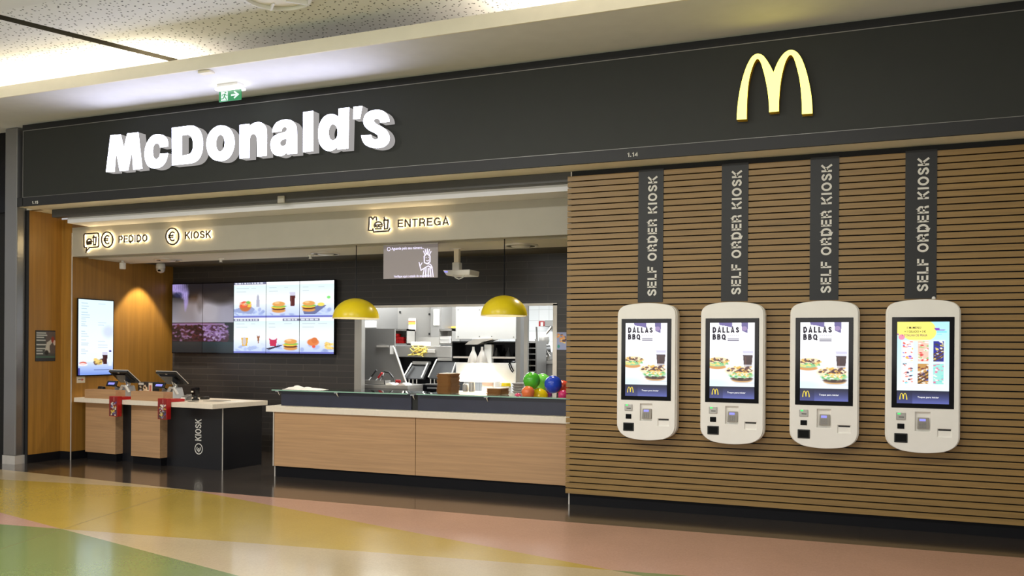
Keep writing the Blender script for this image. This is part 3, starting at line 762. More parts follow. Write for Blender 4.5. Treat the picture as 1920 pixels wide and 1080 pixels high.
def offer_pic():
    p = Pic(112, 194, (196, 240, 250)); p.vgrad(0, .84, (176, 234, 248), (236, 250, 254))
    p.ell(.4, .1, .34, .14, (250, 236, 112), 1, .06); p.ell(.18, .05, .3, .14, (250, 236, 112), 1, .06); p.ell(.55, .13, .2, .1, (250, 236, 112), 1, .06)
    p.ell(.09, .19, .06, .034, (246, 140, 170), 1, .1); p.ell(.02, .155, .015, .01, (150, 60, 200)); p.poly([(.7, .075), (.82, .075), (.8, .095), (.92, .1), (.9, .108), (.74, .106)], (130, 70, 190)); p.rect(.76, .12, .95, .135, (120, 222, 232)); p.rect(.76, .15, .86, .16, (150, 230, 236))
    p.rect(.08, .22, .92, .80, (238, 250, 255), .6)
    pals = [[(250, 200, 60), (120, 80, 200), (240, 90, 70), (255, 255, 255)], [(220, 60, 60), (255, 250, 240), (150, 200, 120), (250, 200, 180)], [(40, 40, 150), (250, 220, 120), (60, 60, 60), (255, 250, 230)], [(110, 220, 226), (40, 40, 80), (240, 130, 110), (250, 250, 255)], [(250, 240, 230), (110, 50, 50), (60, 80, 200), (200, 150, 80)], [(120, 222, 216), (250, 240, 235), (230, 110, 150), (160, 230, 220)]]
    for k in range(6):
        x, y = .115 + .29 * (k % 3), .235 + .275 * (k // 3); pl = pals[k]
        q = Pic(24, 60, pl[3 if k != 2 else 0]); q.speck(0, 0, 1, 1, pl, 34, .18, 20 + k, .95)
        if k in (2, 4):
            for s in range(3): q.poly([(0, .95 - s * .16), (1, .66 - s * .16), (1, .74 - s * .16), (0, 1.03 - s * .16)], (90, 60, 30)); 
        m_ = (p.X >= x) & (p.X < x + .2) & (p.Y >= y) & (p.Y < y + .25)
        iy = np.clip(((p.Y - y) / .25 * q.h).astype(int), 0, q.h - 1); ix = np.clip(((p.X - x) / .2 * q.w).astype(int), 0, q.w - 1)
        p.a[m_] = q.a[iy[m_], ix[m_]]
    p.rect(0, .838, 1, 1, (28, 30, 58)); p.vgrad(.84, 1, (26, 28, 52), (96, 104, 178)); p.vgrad(.84, 1, (26, 28, 52), (40, 44, 92), .5, 0, .3)
    return p
KW, KH, KZ = 0.296, 1.390, 0.742
def outline(w, h, pad=0.0):
    w += pad; pts = []
    def bez(a, b, c_, n=8): return [((1 - t) ** 2 * a[0] + 2 * t * (1 - t) * b[0] + t * t * c_[0], (1 - t) ** 2 * a[1] + 2 * t * (1 - t) * b[1] + t * t * c_[1]) for t in [k / n for k in range(n + 1)]]
    top = lambda x: h - .038 * (x / w) ** 2; bot = lambda x: .05 * (x / w) ** 2
    pts += bez((-w, h - .125), (-w, h - .035), (-w + .10, top(-w + .10)))
    pts += [(x, top(x)) for x in np.linspace(-w + .10, w - .10, 13)[1:-1]]
    pts += bez((w - .10, top(w - .10)), (w, h - .035), (w, h - .125))
    pts += bez((w, .16), (w, .055), (w - .12, bot(w - .12)))
    pts += [(x, bot(x)) for x in np.linspace(w - .12, -w + .12, 13)[1:-1]]
    pts += bez((-w + .12, bot(-w + .12)), (-w, .055), (-w, .16))
    return pts
AX0, AX1, AZ0, AZ1 = -.213, .214, .447, 1.187
def display_children(disp, kind):
    W_, H_ = AX1 - AX0, AZ1 - AZ0
    P_ = lambda fx, fy: (AX0 + fx * W_, AZ1 - fy * H_)
    def fr_at(fx, fy, e=.0012): 
        x, z = P_(fx, fy); return frame((x, -.1545 - e, z))
    s = .105 * W_; ax0 = min(p[0] for p in ARCH); az0 = min(p[1] for p in ARCH); aw = max(p[0] for p in ARCH) - ax0
    k = .155 * W_ / aw; ox, oz = P_(.05, .955)
    o = filled([[(ox + (p[0] - ax0) * k, oz + (p[1] - az0) * k) for p in ARCH]], -.1565, -.1545, 'screen_logo', [M['screen_yellow']], None)
    o.parent = disp
    type_text('Toque para iniciar', fr_at(.40, .93), .021, 'screen_text', M['screen_white'], disp, bold=.015, width=.41 * W_, local=True)
    if kind == 'burger':
        mb = MB(); hgt = .075 * H_
        pen_text(mb, 'DALLAS', fr_at(.062, .133), hgt, .25, .001, width=.593 * W_, gap=.28); pen_text(mb, 'BBQ', fr_at(.062, .226), hgt, .25, .001, width=.295 * W_, gap=.24)
        mb.build('headline', M['screen_ink'], disp, local=True)
    else:
        type_text('1 McMENU', fr_at(.19, .085), .027, 'offer_text', M['screen_ink'], disp, bold=.01, width=.27 * W_, local=True)
        o = type_text('+ 1 GELADO + 3', fr_at(.14, .132), .027, 'offer_text', M['screen_ink'], disp, bold=.01, width=.36 * W_, local=True)
        mb = MB(); f_ = fr_at(.515, .132); mb.stroke(arc(.011, .0095, .0075, .0085, 50, 310, 10), .003, f_, .001); mb.stroke([(0, .0115), (.013, .0115)], .002, f_, .001); mb.stroke([(0, .0075), (.012, .0075)], .002, f_, .001)
        mb.build('offer_text', M['screen_ink'], disp, local=True)
        type_text('= TOALHA DE PRAIA', fr_at(.09, .178), .027, 'offer_text', M['screen_lilac'], disp, bold=.01, width=.49 * W_, local=True)
def make_kiosk(label):
    t = thing('order_kiosk', label, 'kiosk', (-2.022, -.05, KZ), 0, 'self order kiosks on the slatted wall')
    MB().prism([(x, -.12, z) for x, z in outline(KW, KH, .013)], (0, .12, 0)).build('back_housing', M['kiosk'], t, local=True, bevel=.012)
    sh = MB().prism([(x, -.15, z) for x, z in outline(KW, KH)], (0, .04, 0)).build('front_shell', M['kiosk'], t, local=True)
    cut(sh, [(-.059, .065, -.2, -.121, .197, .37), (.124, .237, -.2, -.138, .152, .224)])
    bv = sh.modifiers.new('Bevel', 'BEVEL'); bv.width = .005; bv.segments = 2; bv.limit_method = 'ANGLE'; bv.angle_limit = math.radians(50)
    bz = MB().box(-.257, .255, -.154, -.148, .405, 1.230).build('screen_bezel', M['gloss_black'], t, local=True, bevel=.004)
    mb = MB(); mb.box(-.218, -.138, -.158, -.145, .295, .36); sc = mb.build('card_reader', M['steel'], t, local=True, bevel=.003)
    MB().box(-.205, -.182, -.161, -.157, .345, .358).build('status_light', M['led_green'], sc, local=True)
    MB().box(-.196, -.152, -.160, -.157, .318, .324).build('card_slot', M['gloss_black'], sc, local=True)
    MB().box(-.207, -.148, -.156, -.145, .213, .261).build('sensor_window', M['gloss_black'], t, local=True, bevel=.003)
    mb = MB(); mb.box(-.232, -.121, -.157, -.145, .088, .173); bs = mb.build('barcode_scanner', M['satin_black'], t, local=True, bevel=.004)
    MB().box(-.222, -.131, -.159, -.156, .099, .163).build('scanner_glass', M['gloss_black'], bs, local=True)
    tm = MB().hexa([(-.041, -.150, .217), (.056, -.150, .217), (.056, -.121, .217), (-.041, -.121, .217), (-.036, -.132, .319), (.056, -.132, .319), (.056, -.121, .319), (-.036, -.121, .319)]).build('payment_terminal', M['key_grey'], t, local=True, bevel=.003)
    def sl_(z): return -.1505 + (z - .217) / .102 * .018
    MB().hexa([(-.024, sl_(.288) - .002, .288), (.028, sl_(.288) - .002, .288), (.028, -.13, .288), (-.024, -.13, .288), (-.023, sl_(.309) - .002, .309), (.028, sl_(.309) - .002, .309), (.028, -.128, .309), (-.023, -.128, .309)]).build('terminal_screen', M['screen_blue'], tm, local=True)
    mb = MB()
    for r in range(4):
        for c_ in range(3):
            z = .228 + r * .0135; x = -.028 + c_ * .022; mb.box(x, x + .015, sl_(z) - .003, -.13, z, z + .009)
    mb.build('keypad', M['steel_dark'], tm, local=True)
    MB().box(.130, .232, -.1405, -.137, .208, .2235).build('receipt_slot', M['satin_black'], t, local=True)
    return t, bz
KX = [-2.022, -1.172, -.3255, .5145]
kl = ['white order kiosk with a burger advert, leftmost of the four on the slatted wall', 'white order kiosk with a burger advert, second from the left on the slatted wall', 'white order kiosk with a burger advert, third along beside the ice cream offer one', 'rightmost white order kiosk showing a yellow and cyan offer with six small pictures']
k1, bz1 = make_kiosk(kl[0])
fk = frame((AX0, -.1545, AZ1))
k4 = copy_tree(k1)
d1 = show(kiosk_pic(), fk, AX1 - AX0, AZ1 - AZ0, 'display', M['screen'], bz1, local=True); 
def reparent_top(o, t): o.parent = t
d1.parent = k1; display_children(d1, 'burger')
for i in (1, 2):
    k = copy_tree(k1); k.location.x = KX[i]; k['label'] = kl[i]
k4.location.x = KX[3]; k4['label'] = kl[3]
d4 = show(offer_pic(), fk, AX1 - AX0, AZ1 - AZ0, 'display', M['screen'], k4, local=True); display_children(d4, 'offer')
o = MB().lathe([(.016, 0), (.016, .012), (.010, .022), (0, .025)], (.09, -.08, KH + .004)).build('status_beacon', M['white'], k4, local=True, smooth=True)
sl4 = ['leftmost', 'second from left', 'third from left', 'rightmost']
for i, (xa, xb) in enumerate(((-2.147, -1.888), (-1.303, -1.045), (-.467, -.208), (.366, .631))):
    t = thing('sign_strip', 'black vertical sign strip reading self order kiosk, %s, above %s kiosk' % (sl4[i], ('the first', 'the second', 'the third', 'the last')[i]), 'sign', ((xa + xb) / 2, -.05, 2.146), 0, 'sign strips above the kiosks')
    pn = MB().box(xa, xb, -.058, -.050, 2.146, 3.513).build('panel', M['satin_black'], t)
    cx = (xa + xb) / 2 + .018
    pen_words('SELF ORDER KIOSK', (cx + .047, -.058, 2.212), (0, 0, 1), (-1, 0, 0), (0, -1, 0), .094, .19, .003, 1.228, .15, M['sign_white'], t)

# ================================================================== SHOP WALL SCREENS AND PRINTS
def menu_cell(p, y0, y1, kind, seed):
    p.rect(0, y0, 1, y1, (250, 252, 255)); h_ = y1 - y0
    p.vgrad(y0 + .1 * h_, y0 + .5 * h_, (214, 236, 238), (246, 250, 246), .9); p.vgrad(y0 + .62 * h_, y1, (232, 240, 255), (186, 204, 246))
    p.speck(.05, y0 + .74 * h_, .95, y0 + .93 * h_, [(160, 178, 226), (206, 218, 248), (140, 156, 206)], 10, .09, seed + 5, .6)
    p.lines(.08, .5, [y0 + .16 * h_, y0 + .2 * h_, y0 + .26 * h_], (150, 160, 180), .5, .006, seed); p.lines(.55, .8, [y0 + .16 * h_], (150, 160, 180), .4, .006, seed + 1)
    r = .17
    if kind == 'salad': p.poly([(.0, y0 + .76 * h_), (.5, y0 + .66 * h_), (.66, y0 + .76 * h_), (.55, y0 + .9 * h_), (0, y0 + .84 * h_)], (150, 164, 206)); p.ell(.36, y0 + .68 * h_, .18, .07, (196, 112, 60)); p.speck(.22, y0 + .56 * h_, .52, y0 + .7 * h_, [(120, 190, 80), (230, 90, 60), (250, 200, 70), (240, 190, 170)], 26, .06, seed); p.poly([(.7, y0 + .7 * h_), (.71, y0 + .42 * h_), (.75, y0 + .34 * h_), (.79, y0 + .42 * h_), (.8, y0 + .7 * h_)], (176, 178, 196))
    if kind == 'menu': p.ell(.36, y0 + .82 * h_, .3, .04, (208, 216, 244)); p.burger(.38, y0 + .66 * h_, .2); p.cup(.79, y0 + .3 * h_, y0 + .7 * h_, .085, (84, 26, 26))
    if kind == 'plate': p.poly([(.1, y0 + .84 * h_), (.62, y0 + .64 * h_), (.78, y0 + .68 * h_), (.45, y0 + .92 * h_), (.14, y0 + .92 * h_)], (104, 112, 156)); p.burger(.27, y0 + .65 * h_, .19); p.ell(.62, y0 + .65 * h_, .1, .025, (246, 220, 100)); p.ell(.84, y0 + .46 * h_, .05, .02, (130, 226, 120))
    if kind == 'ice': p.poly([(.24, y0 + .56 * h_), (.46, y0 + .56 * h_), (.42, y0 + .8 * h_), (.28, y0 + .8 * h_)], (222, 170, 50)); p.ell(.34, y0 + .66 * h_, .06, .06, (200, 200, 230), .8); p.poly([(.72, y0 + .5 * h_), (.82, y0 + .5 * h_), (.77, y0 + .76 * h_)], (150, 96, 66)); p.ell(.77, y0 + .42 * h_, .07, .05, (236, 240, 255)); p.poly([(.5, y0 + .8 * h_), (.8, y0 + .84 * h_), (.6, y0 + .9 * h_), (.4, y0 + .88 * h_)], (170, 186, 226))
    if kind == 'sundae': p.poly([(.1, y0 + .58 * h_), (.34, y0 + .58 * h_), (.31, y0 + .8 * h_), (.13, y0 + .8 * h_)], (196, 40, 80)); p.ell(.22, y0 + .56 * h_, .11, .03, (240, 236, 250)); p.poly([(0, y0 + .86 * h_), (.45, y0 + .76 * h_), (.5, y0 + .78 * h_), (.1, y0 + .9 * h_)], (50, 44, 66)); p.burger(.74, y0 + .7 * h_, .2)
    if kind == 'fries': p.ell(.4, y0 + .68 * h_, .17, .05, (226, 130, 70)); p.ell(.44, y0 + .63 * h_, .09, .04, (214, 116, 60)); p.ell(.42, y0 + .8 * h_, .05, .02, (230, 90, 70)); p.speck(.75, y0 + .7 * h_, .98, y0 + .86 * h_, [(240, 206, 110), (226, 180, 90), (250, 226, 150)], 30, .05, seed)
    p.rect(0, y1 - .05 * h_, 1, y1, (110, 116, 196))
def band(p, x0, x1, y, seed):
    p.rect(x0, y, x1, y + .035, (110, 112, 140)); rs = np.random.RandomState(seed); x = x0 + .04
    while x < x1 - .08: w_ = rs.uniform(.03, .12); p.rect(x, y + .009, min(x + w_, x1 - .03), y + .027, (236, 238, 250), .85); x += w_ + .03
big = Pic(140, 146, (40, 38, 42))
big.vgrad(0, .25, (44, 42, 46), (40, 38, 40)); big.vgrad(.2, .56, (96, 90, 92), (170, 166, 182))
for x, y, rx, ry, c_ in ((.28, .42, .22, .16, (150, 144, 150)), (.62, .40, .2, .2, (196, 192, 202)), (.9, .44, .14, .16, (176, 172, 190)), (.5, .12, .6, .13, (36, 34, 38)), (.8, .2, .2, .1, (60, 54, 52)), (.46, .28, .05, .12, (110, 106, 110))): big.ell(x, y, rx, ry, c_, .85, .9)
for x, y, rx, ry, a_ in ((.08, .05, .14, .09, 1), (.2, .12, .07, .09, .95), (.23, .24, .035, .1, .8), (.22, .34, .02, .06, .5)): big.ell(x, y, rx, ry, (186, 168, 240), a_, .7)
big.ell(.1, .16, .07, .04, (50, 52, 90), .9, .7)
for k in range(14): big.poly([(.02 + k * .018, 0), (.03 + k * .018, 0), (.06 + k * .013, .1 + .012 * k), (.05 + k * .013, .1 + .012 * k)], (220, 206, 255) if k % 2 else (120, 104, 170), .35)
big.ell(.65, .04, .42, .09, (30, 28, 34), .8, .9)
big.rect(0, .56, 1, 1, (22, 26, 32)); big.vgrad(.84, 1, (40, 46, 50), (20, 30, 38)); big.vgrad(.84, 1, (36, 58, 64), (24, 38, 46), 1, .5, 1)
big.poly([(0, .575), (.3, .56), (.6, .565), (.88, .595), (.93, .8), (.9, .84), (0, .83)], (70, 34, 50)); big.rect(0, .572, .86, .6, (176, 140, 190), .8)
big.speck(.0, .6, .55, .82, [(64, 22, 30), (90, 34, 42), (30, 14, 20), (30, 14, 20), (40, 18, 26), (150, 110, 150)], 170, .03, 11); big.speck(.52, .6, .9, .82, [(170, 136, 196), (140, 104, 160), (84, 50, 76), (196, 170, 216)], 130, .03, 12)
VX0, VX1, VZ0, VZ1 = -10.583, -7.435, 1.562, 2.689
pw = (VX1 - VX0) / 5
vl = ['far left tall wall screen of five with dark smoky picture', 'second tall wall screen of five with grey blur and dark meat', 'middle tall wall screen of five showing salad above ice cream', 'fourth tall wall screen of five showing burger with cola', 'far right tall wall screen of five showing a burger plate above fries']
for i in range(5):
    xa, xb = VX0 + i * pw, VX0 + (i + 1) * pw
    t = thing('menu_screen', vl[i], 'screen', ((xa + xb) / 2, YB, VZ0), 0, 'row of menu screens on the tiled wall')
    MB().box(xa, xb, 2.375, YB - .045, VZ0 - .012, VZ1 + .012).build('casing', M['gloss_black'], t)
    MB().box(xa + .2, xb - .2, YB - .045, YB - .0015, VZ0 + .4, VZ1 - .4).build('wall_bracket', M['steel_dark'], t)
    if i < 2:
        p = Pic(70, 146, (0, 0, 0)); p.a = big.a[:, 70 * i:70 * i + 70].copy()
    else:
        p = Pic(70, 146, (255, 255, 255)); kk = [('salad', 'ice'), ('menu', 'sundae'), ('plate', 'fries')][i - 2]
        menu_cell(p, 0, .5, kk[0], 30 + i); menu_cell(p, .5, 1, kk[1], 40 + i)
        if i == 2: band(p, 0, 1, .0, 1); band(p, 0, .78, .512, 2)
        if i == 3: band(p, .5, 1, .512, 3)
        if i == 4: band(p, 0, .58, .512, 4)
    show(p, frame((xa + .004, 2.3735, VZ1 - .004)), pw - .008, VZ1 - VZ0 - .008, 'display', M['screen'] if i > 1 else M['screen_dim'], t)

# portrait screen on the oak wall: runs along Y, faces +X
t = thing('menu_screen', 'narrow portrait menu screen on the left oak wall above the order counter', 'screen', (XI, .87, 1.22))
MB().box(XI + .026, -10.62, .535, 1.205, 1.212, 2.36).build('casing', M['gloss_black'], t, bevel=.004)
MB().box(XI + .0015, XI + .026, .75, 1.0, 1.6, 1.95).build('wall_bracket', M['steel_dark'], t)
p = Pic(72, 124, (236, 246, 252)); p.vgrad(0, .7, (220, 242, 250), (238, 246, 252)); p.ell(.85, .42, .16, .08, (196, 206, 240), .7, .9)
p.lines(.08, .34, [.05, .09, .12, .17, .2, .23, .26, .29, .32, .35, .42, .45, .48, .53, .57, .6, .65, .68, .71], (120, 150, 170), .5, .008); p.lines(.55, .85, [.05, .3, .33, .55, .6, .63], (140, 160, 190), .45, .008)
p.vgrad(.82, 1, (220, 232, 255), (120, 150, 226)); p.ell(.14, .845, .1, .025, (214, 90, 70)); p.ell(.13, .86, .14, .02, (250, 250, 255), .8); p.ell(.57, .83, .12, .035, (206, 176, 96)); p.speck(.46, .79, .68, .85, [(236, 206, 120), (90, 60, 50)], 16, .05, 9); p.cup(.76, .69, .86, .08, (60, 26, 30)); p.rect(.88, .67, .95, .69, (60, 60, 150)); p.rect(.86, .7, .96, .88, (226, 236, 252)); p.rect(.45, .925, .95, .935, (70, 80, 130)); p.rect(0, .9, .06, 1, (70, 70, 150))
show(p, frame((-10.6185, .552, 2.345), (0, 1, 0), (0, 0, 1), (1, 0, 0)), .636, 1.115, 'display', M['screen'], t)
p = Pic(40, 56, (74, 78, 74)); p.rect(.5, 0, 1, .75, (96, 84, 80)); p.lines(.04, .7, [.07, .14, .22, .3, .44, .58, .65, .73], (226, 226, 220), .8, .035); p.poly([(.45, .7), (.55, .4), (.75, .3), (.9, .35), (.7, .5), (.72, .72)], (196, 190, 178)); p.ell(.86, .3, .08, .1, (150, 60, 50)); p.ell(.95, .4, .07, .08, (210, 190, 180)); p.ell(.55, .72, .1, .08, (40, 36, 32)); p.rect(0, .84, 1, .88, (70, 110, 90)); p.rect(0, .9, 1, 1, (46, 48, 54)); p.rect(0, 0, 1, .04, (40, 40, 46))
t = thing('poster', 'small dark poster with white lines of text on the oak reveal', 'poster', (XO, .21, 1.435))
MB().box(XO, XO + .006, .045, .372, 1.435, 1.877).build('backing', M['satin_black'], t)
show(p, frame((XO + .0072, .047, 1.875), (0, 1, 0), (0, 0, 1), (1, 0, 0)), .323, .438, 'print', M['print'], t)
p = Pic(40, 26, (226, 214, 190)); p.rect(.15, .4, .5, .55, (120, 110, 100)); p.ell(.62, .48, .1, .16, (190, 60, 50)); p.rect(.72, .44, .85, .52, (210, 120, 100))
t = thing('notice', 'little cream notice card under the portrait screen on the oak wall', 'notice', (XI, .64, 1.115))
MB().box(XI, XI + .004, .567, .709, 1.115, 1.207).build('card', M['cream'], t)
show(p, frame((XI + .0052, .567, 1.207), (0, 1, 0), (0, 0, 1), (1, 0, 0)), .142, .092, 'print', M['print'], t)

# poster on the tiled wall beside the hatch
a, b_ = at(1044.5, 623, YB), at(1062, 656, YB)
p = Pic(30, 50, (150, 160, 200)); p.speck(.1, .1, 1, .6, [(240, 150, 60), (80, 50, 60), (250, 210, 120)], 20, .16, 3); p.ell(.2, .8, .12, .1, (60, 150, 140))
t = thing('poster', 'blue poster with orange shapes on the tiles right of the kitchen hatch', 'poster', ((a.x + b_.x) / 2, YB, b_.z))
MB().box(a.x, b_.x, YB - .006, YB, b_.z, a.z).build('backing', M['white'], t)
show(p, frame((a.x, YB - .0075, a.z)), b_.x - a.x, a.z - b_.z, 'print', M['print'], t)

# ================================================================== CEILING FITTINGS OF THE SHOP
for (x, y, r_), lab in zip(((-9.60, 1.24, .2), (-6.83, 1.24, .2), (-3.95, 1.22, .22)), ('round ceiling diffuser above the order counter near the oak wall', 'round ceiling diffuser left of the first yellow pendant cord', 'round ceiling diffuser right of the second yellow pendant cord')):
    t = thing('ceiling_diffuser', lab, 'vent', (x, y, 2.935), 0, 'round diffusers in the shop ceiling')
    MB().lathe([(r_, .02), (r_, .008), (r_ * .9, .0), (r_ * .82, .012), (r_ * .82, .02)], (x, y, 2.935)).build('outer_ring', M['alu'], t, smooth=True)
    MB().lathe([(r_ * .82, .005), (r_ * .58, .005), (r_ * .58, .02)], (x, y, 2.935)).build('dark_slot', M['groove'], t)
    MB().lathe([(r_ * .6, .014), (r_ * .5, -.004), (r_ * .25, -.012), (0, -.014)], (x, y, 2.935)).build('centre_cone', M['alu'], t, smooth=True)
for px, py, lab in ((582, 478, 'small white sprinkler head beside the middle ceiling diffuser'), (414, 484.5, 'small white sprinkler head above the wall screens')):
    v = atz(px, py, 2.955)
    one(MB().lathe([(.045, .03), (.045, .018), (.02, .014), (.018, -.02), (.03, -.024), (0, -.026)], (v.x, v.y, 2.925), 16), 'sprinkler', M['white'], lab, 'sprinkler', smooth=True)
v = atz(230, 489, 2.955)
t = thing('ceiling_spotlight', 'small white cylinder spotlight under the shop ceiling by the oak wall', 'spotlight', (v.x, v.y, 2.83))
MB().lathe([(0, .0), (.04, .0), (.046, .01), (.046, .09), (.02, .1), (.02, .125), (0, .125)], (v.x, v.y, 2.83), 20).build('body', M['white'], t, smooth=True)
v = atz(301, 495, 2.985)
t = thing('dome_camera', 'white dome security camera under the ceiling in the oak wall corner', 'camera', (v.x + .05, v.y - .05, 2.83))
MB().lathe([(.065, .155), (.072, .10), (.07, .08), (0, .08)], (v.x + .05, v.y - .05, 2.83), 24).build('mount', M['white'], t, smooth=True)
MB().lathe([(.07, .08), (.066, .045), (.045, .015), (0, 0)], (v.x + .05, v.y - .05, 2.83), 24).build('dome', M['alu'], t, smooth=True)
MB().box(v.x + .055, v.x + .095, v.y - .118, v.y - .09, 2.855, 2.885).build('lens', M['gloss_black'], t, bevel=.006)

# yellow pendants
for px, ry, pr, lab in ((667.3, 597.5, 37.8, 'yellow dome pendant lamp nearer the menu screens'), (945, 592.5, 41, 'yellow dome pendant lamp nearer the slatted wall')):
    yl = 0.70; c_ = at(px, ry, yl); r_ = (at(px + pr, ry, yl).x - at(px - pr, ry, yl).x) / 2 * .985; top = .265 / .30 * r_
    t = thing('pendant_lamp', lab + ', hanging above the pick-up counter', 'lamp', (c_.x, yl, c_.z), 0, 'yellow pendant lamps')
    pr_ = [(r_ * math.cos(a_), top * math.sin(a_)) for a_ in np.linspace(0, PI / 2 - .05, 14)]
    MB().lathe([(r_, 0)] + pr_ + [(0, top)], (c_.x, yl, c_.z), 48).build('shade', M['yellow'], t, smooth=True, recalc=True)
    MB().lathe([(x * .97, z * .97 + .001) for x, z in pr_] + [(0, top * .97)], (c_.x, yl, c_.z), 48).build('shade_lining', M['lamp_white'], t, smooth=True)
    MB().lathe([(r_ * .97, 0), (r_ * 1.005, 0), (r_ * 1.005, .006), (r_ * .97, .006)], (c_.x, yl, c_.z), 48).build('rim', M['lamp_white'], t)
    MB().tube([(c_.x, yl, c_.z + top - .005), (c_.x, yl, 3.02)], .006, 8).build('cord', M['gloss_black'], t)
    MB().lathe([(0, -.05), (.035, -.035), (.045, 0), (.03, .045), (.016, .07), (0, .07)], (c_.x, yl, c_.z + .11), 20).build('bulb', M['bulb'], t, smooth=True)

# projection film and projector
yp = 0.66
a, b_, c_ = at(719.5, 454, yp), at(821.5, 448.5, yp), at(720, 523, yp)
t = thing('projection_screen', 'hanging grey translucent screen with a waving line-drawn figure and waiting text', 'screen', ((a.x + b_.x) / 2, yp, c_.z))
zt = 2.954
MB().box(a.x, b_.x, yp - .004, yp + .004, c_.z, zt).build('film', M['film'], t)
MB().box(a.x, b_.x, yp - .008, yp + .008, zt - .012, zt).build('top_rail', M['alu'], t)
W_, H_ = b_.x - a.x, zt - c_.z
ff = frame((a.x, yp - .0045, c_.z))
mb = MB(); g = lambda pts: [(x * W_, y * H_) for x, y in pts]
for s, w_ in (([(.78, .02), (.79, .28)], .02), ([(.83, .02), (.83, .28)], .02), ([(.88, .02), (.86, .28)], .02), ([(.73, .02), (.76, .28), (.83, .34), (.9, .26), (.92, .02)], .016), ([(.76, .28), (.70, .22), (.67, .4)], .016), ([(.67, .4), (.66, .46)], .012), ([(.69, .36), (.72, .44)], .012), ([(.83, .34), (.90, .3), (.87, .38), (.83, .4)], .014),
              ([(.76, .44), (.755, .62), (.8, .7), (.86, .62), (.86, .46), (.81, .4), (.76, .44)], .018), ([(.77, .66), (.74, .78)], .014), ([(.79, .69), (.77, .83)], .014), ([(.81, .7), (.81, .84)], .014), ([(.83, .69), (.85, .82)], .014), ([(.85, .66), (.88, .76)], .014), ([(.79, .5), (.82, .48), (.84, .51)], .012), ([(.79, .57), (.79, .59)], .014), ([(.83, .58), (.83, .6)], .014)):
    mb.stroke(g(s), w_ * W_, ff, .002)
mb.build('drawn_figure', M['projected'], t)
mb = MB(); mb.stroke([(.1 * W_ + .022 * math.cos(q * PI / 8), .87 * H_ + .022 * math.sin(q * PI / 8)) for q in range(17)], .006, ff, .002); mb.build('round_mark', M['projected'], t)
type_text('Aguarde pelo seu número...', frame((a.x + .15 * W_, yp - .0045, c_.z + .84 * H_)), .05, 'caption', M['projected'], t, bold=.012, width=.6 * W_)
type_text('Verifique aqui o estado do seu pedido', frame((a.x + .2 * W_, yp - .0045, c_.z + .03 * H_)), .042, 'caption', M['projected'], t, bold=.012, width=.66 * W_)
v = atz(858, 466, 2.955); yj = v.y
pl, pr2, pb = at(833, 505, yj - .12), at(884, 505, yj - .12), at(858, 520, yj - .12)
t = thing('projector', 'white projector on a ceiling arm beside the translucent screen', 'projector', (v.x, yj, 2.63))
zb = at(858, 517, yj - .1).z; ztp = zb + .07
MB().hexa([(pl.x + .05, yj - .16, zb), (pr2.x - .01, yj - .16, zb), (pr2.x - .01, yj + .14, zb), (pl.x + .05, yj + .14, zb), (pl.x, yj - .17, ztp), (pr2.x, yj - .17, ztp), (pr2.x, yj + .14, ztp), (pl.x, yj + .14, ztp)]).build('casing', M['white'], t, bevel=.012)
MB().lathe([(0, 0), (.022, 0), (.026, .012), (0, .02)], (pl.x + .05, yj - .17, ztp - .03), 14).build('lens', M['screen_blue'], t, smooth=True)
mb = MB(); mb.box(v.x - .09, v.x + .07, yj - .05, yj + .05, 2.945, 2.955); mb.build('ceiling_plate', M['white'], t)
MB().box(v.x - .04, v.x + .03, yj - .03, yj + .03, ztp + .10, 2.946).build('arm', M['cream'], t, bevel=.006)
MB().box(v.x - .055, v.x + .045, yj - .05, yj + .05, ztp - .005, ztp + .11).build('bracket', M['white'], t, bevel=.01)
MB().tube([(v.x + .02, yj - .16, zb + .01), (v.x + .05, yj - .17, zb - .03), (v.x + .1, yj - .165, zb - .05), (v.x + .15, yj - .15, zb - .03), (v.x + .165, yj - .1, zb + .02)], .006, 8).build('cable', M['white'], t, smooth=True)

# ================================================================== ORDER COUNTER (slightly turned towards the hall)
CA = math.radians(-5.5)
CO = Vector((-7.893, 0.247, 0))
t = thing('order_counter', 'black and oak order counter with pale worktop against the left oak wall', 'counter', CO, CA)
B = lambda *a: MB().box(*a)
B(-2.775, 0, 0, 1.02, .84, .905).build('worktop', M['stone'], t, local=True, bevel=.004)
B(-2.775, -.07, .25, .98, 0, .84).build('body', M['blackboard'], t, local=True)
B(-.076, -.066, .244, .254, 0, .84).build('corner_trim', M['alu'], t, local=True)
for xa, xb in ((-2.68, -2.03), (-1.70, -1.12)):
    B(xa, xb, .12, .25, .11, .84).build('oak_front', M['counter_wood'], t, local=True, bevel=.003)
    B(xa + .01, xb - .01, .15, .25, 0, .11).build('kickboard', M['kick'], t, local=True)
for xa, xb in ((-2.59, -1.925), (-1.61, -.964)):
    mb = MB(); mb.box(xa, xb, .04, .055, .905, 1.03); mb.box(xa, xa + .015, .055, .2, .905, 1.03); mb.box(xb - .015, xb, .055, .2, .905, 1.03); mb.box(xa + .015, xb - .015, .185, .2, .905, 1.03)
    mb.build('oak_upstand', M['counter_wood'], t, local=True)
pen_words('KIOSK', (-.466, .2495, .378), (0, 0, 1), (-1, 0, 0), (0, -1, 0), .115, .15, .003, .291, .16, M['sign_white'], t, True)
mb = MB(); f_ = frame((-.513, .2495, .265), (0, 0, 1), (-1, 0, 0), (0, -1, 0)); cpts = arc(0, 0, .07, .07, 0, 360, 30); cpts[-1] = cpts[0]
mb.stroke(cpts, .012, f_, .003); mb.stroke(arc(.004, 0, .032, .034, 50, 310, 14), .011, f_, .003); mb.stroke([(-.045, .009), (.012, .009)], .009, f_, .003); mb.stroke([(-.045, -.010), (.010, -.010)], .009, f_, .003)
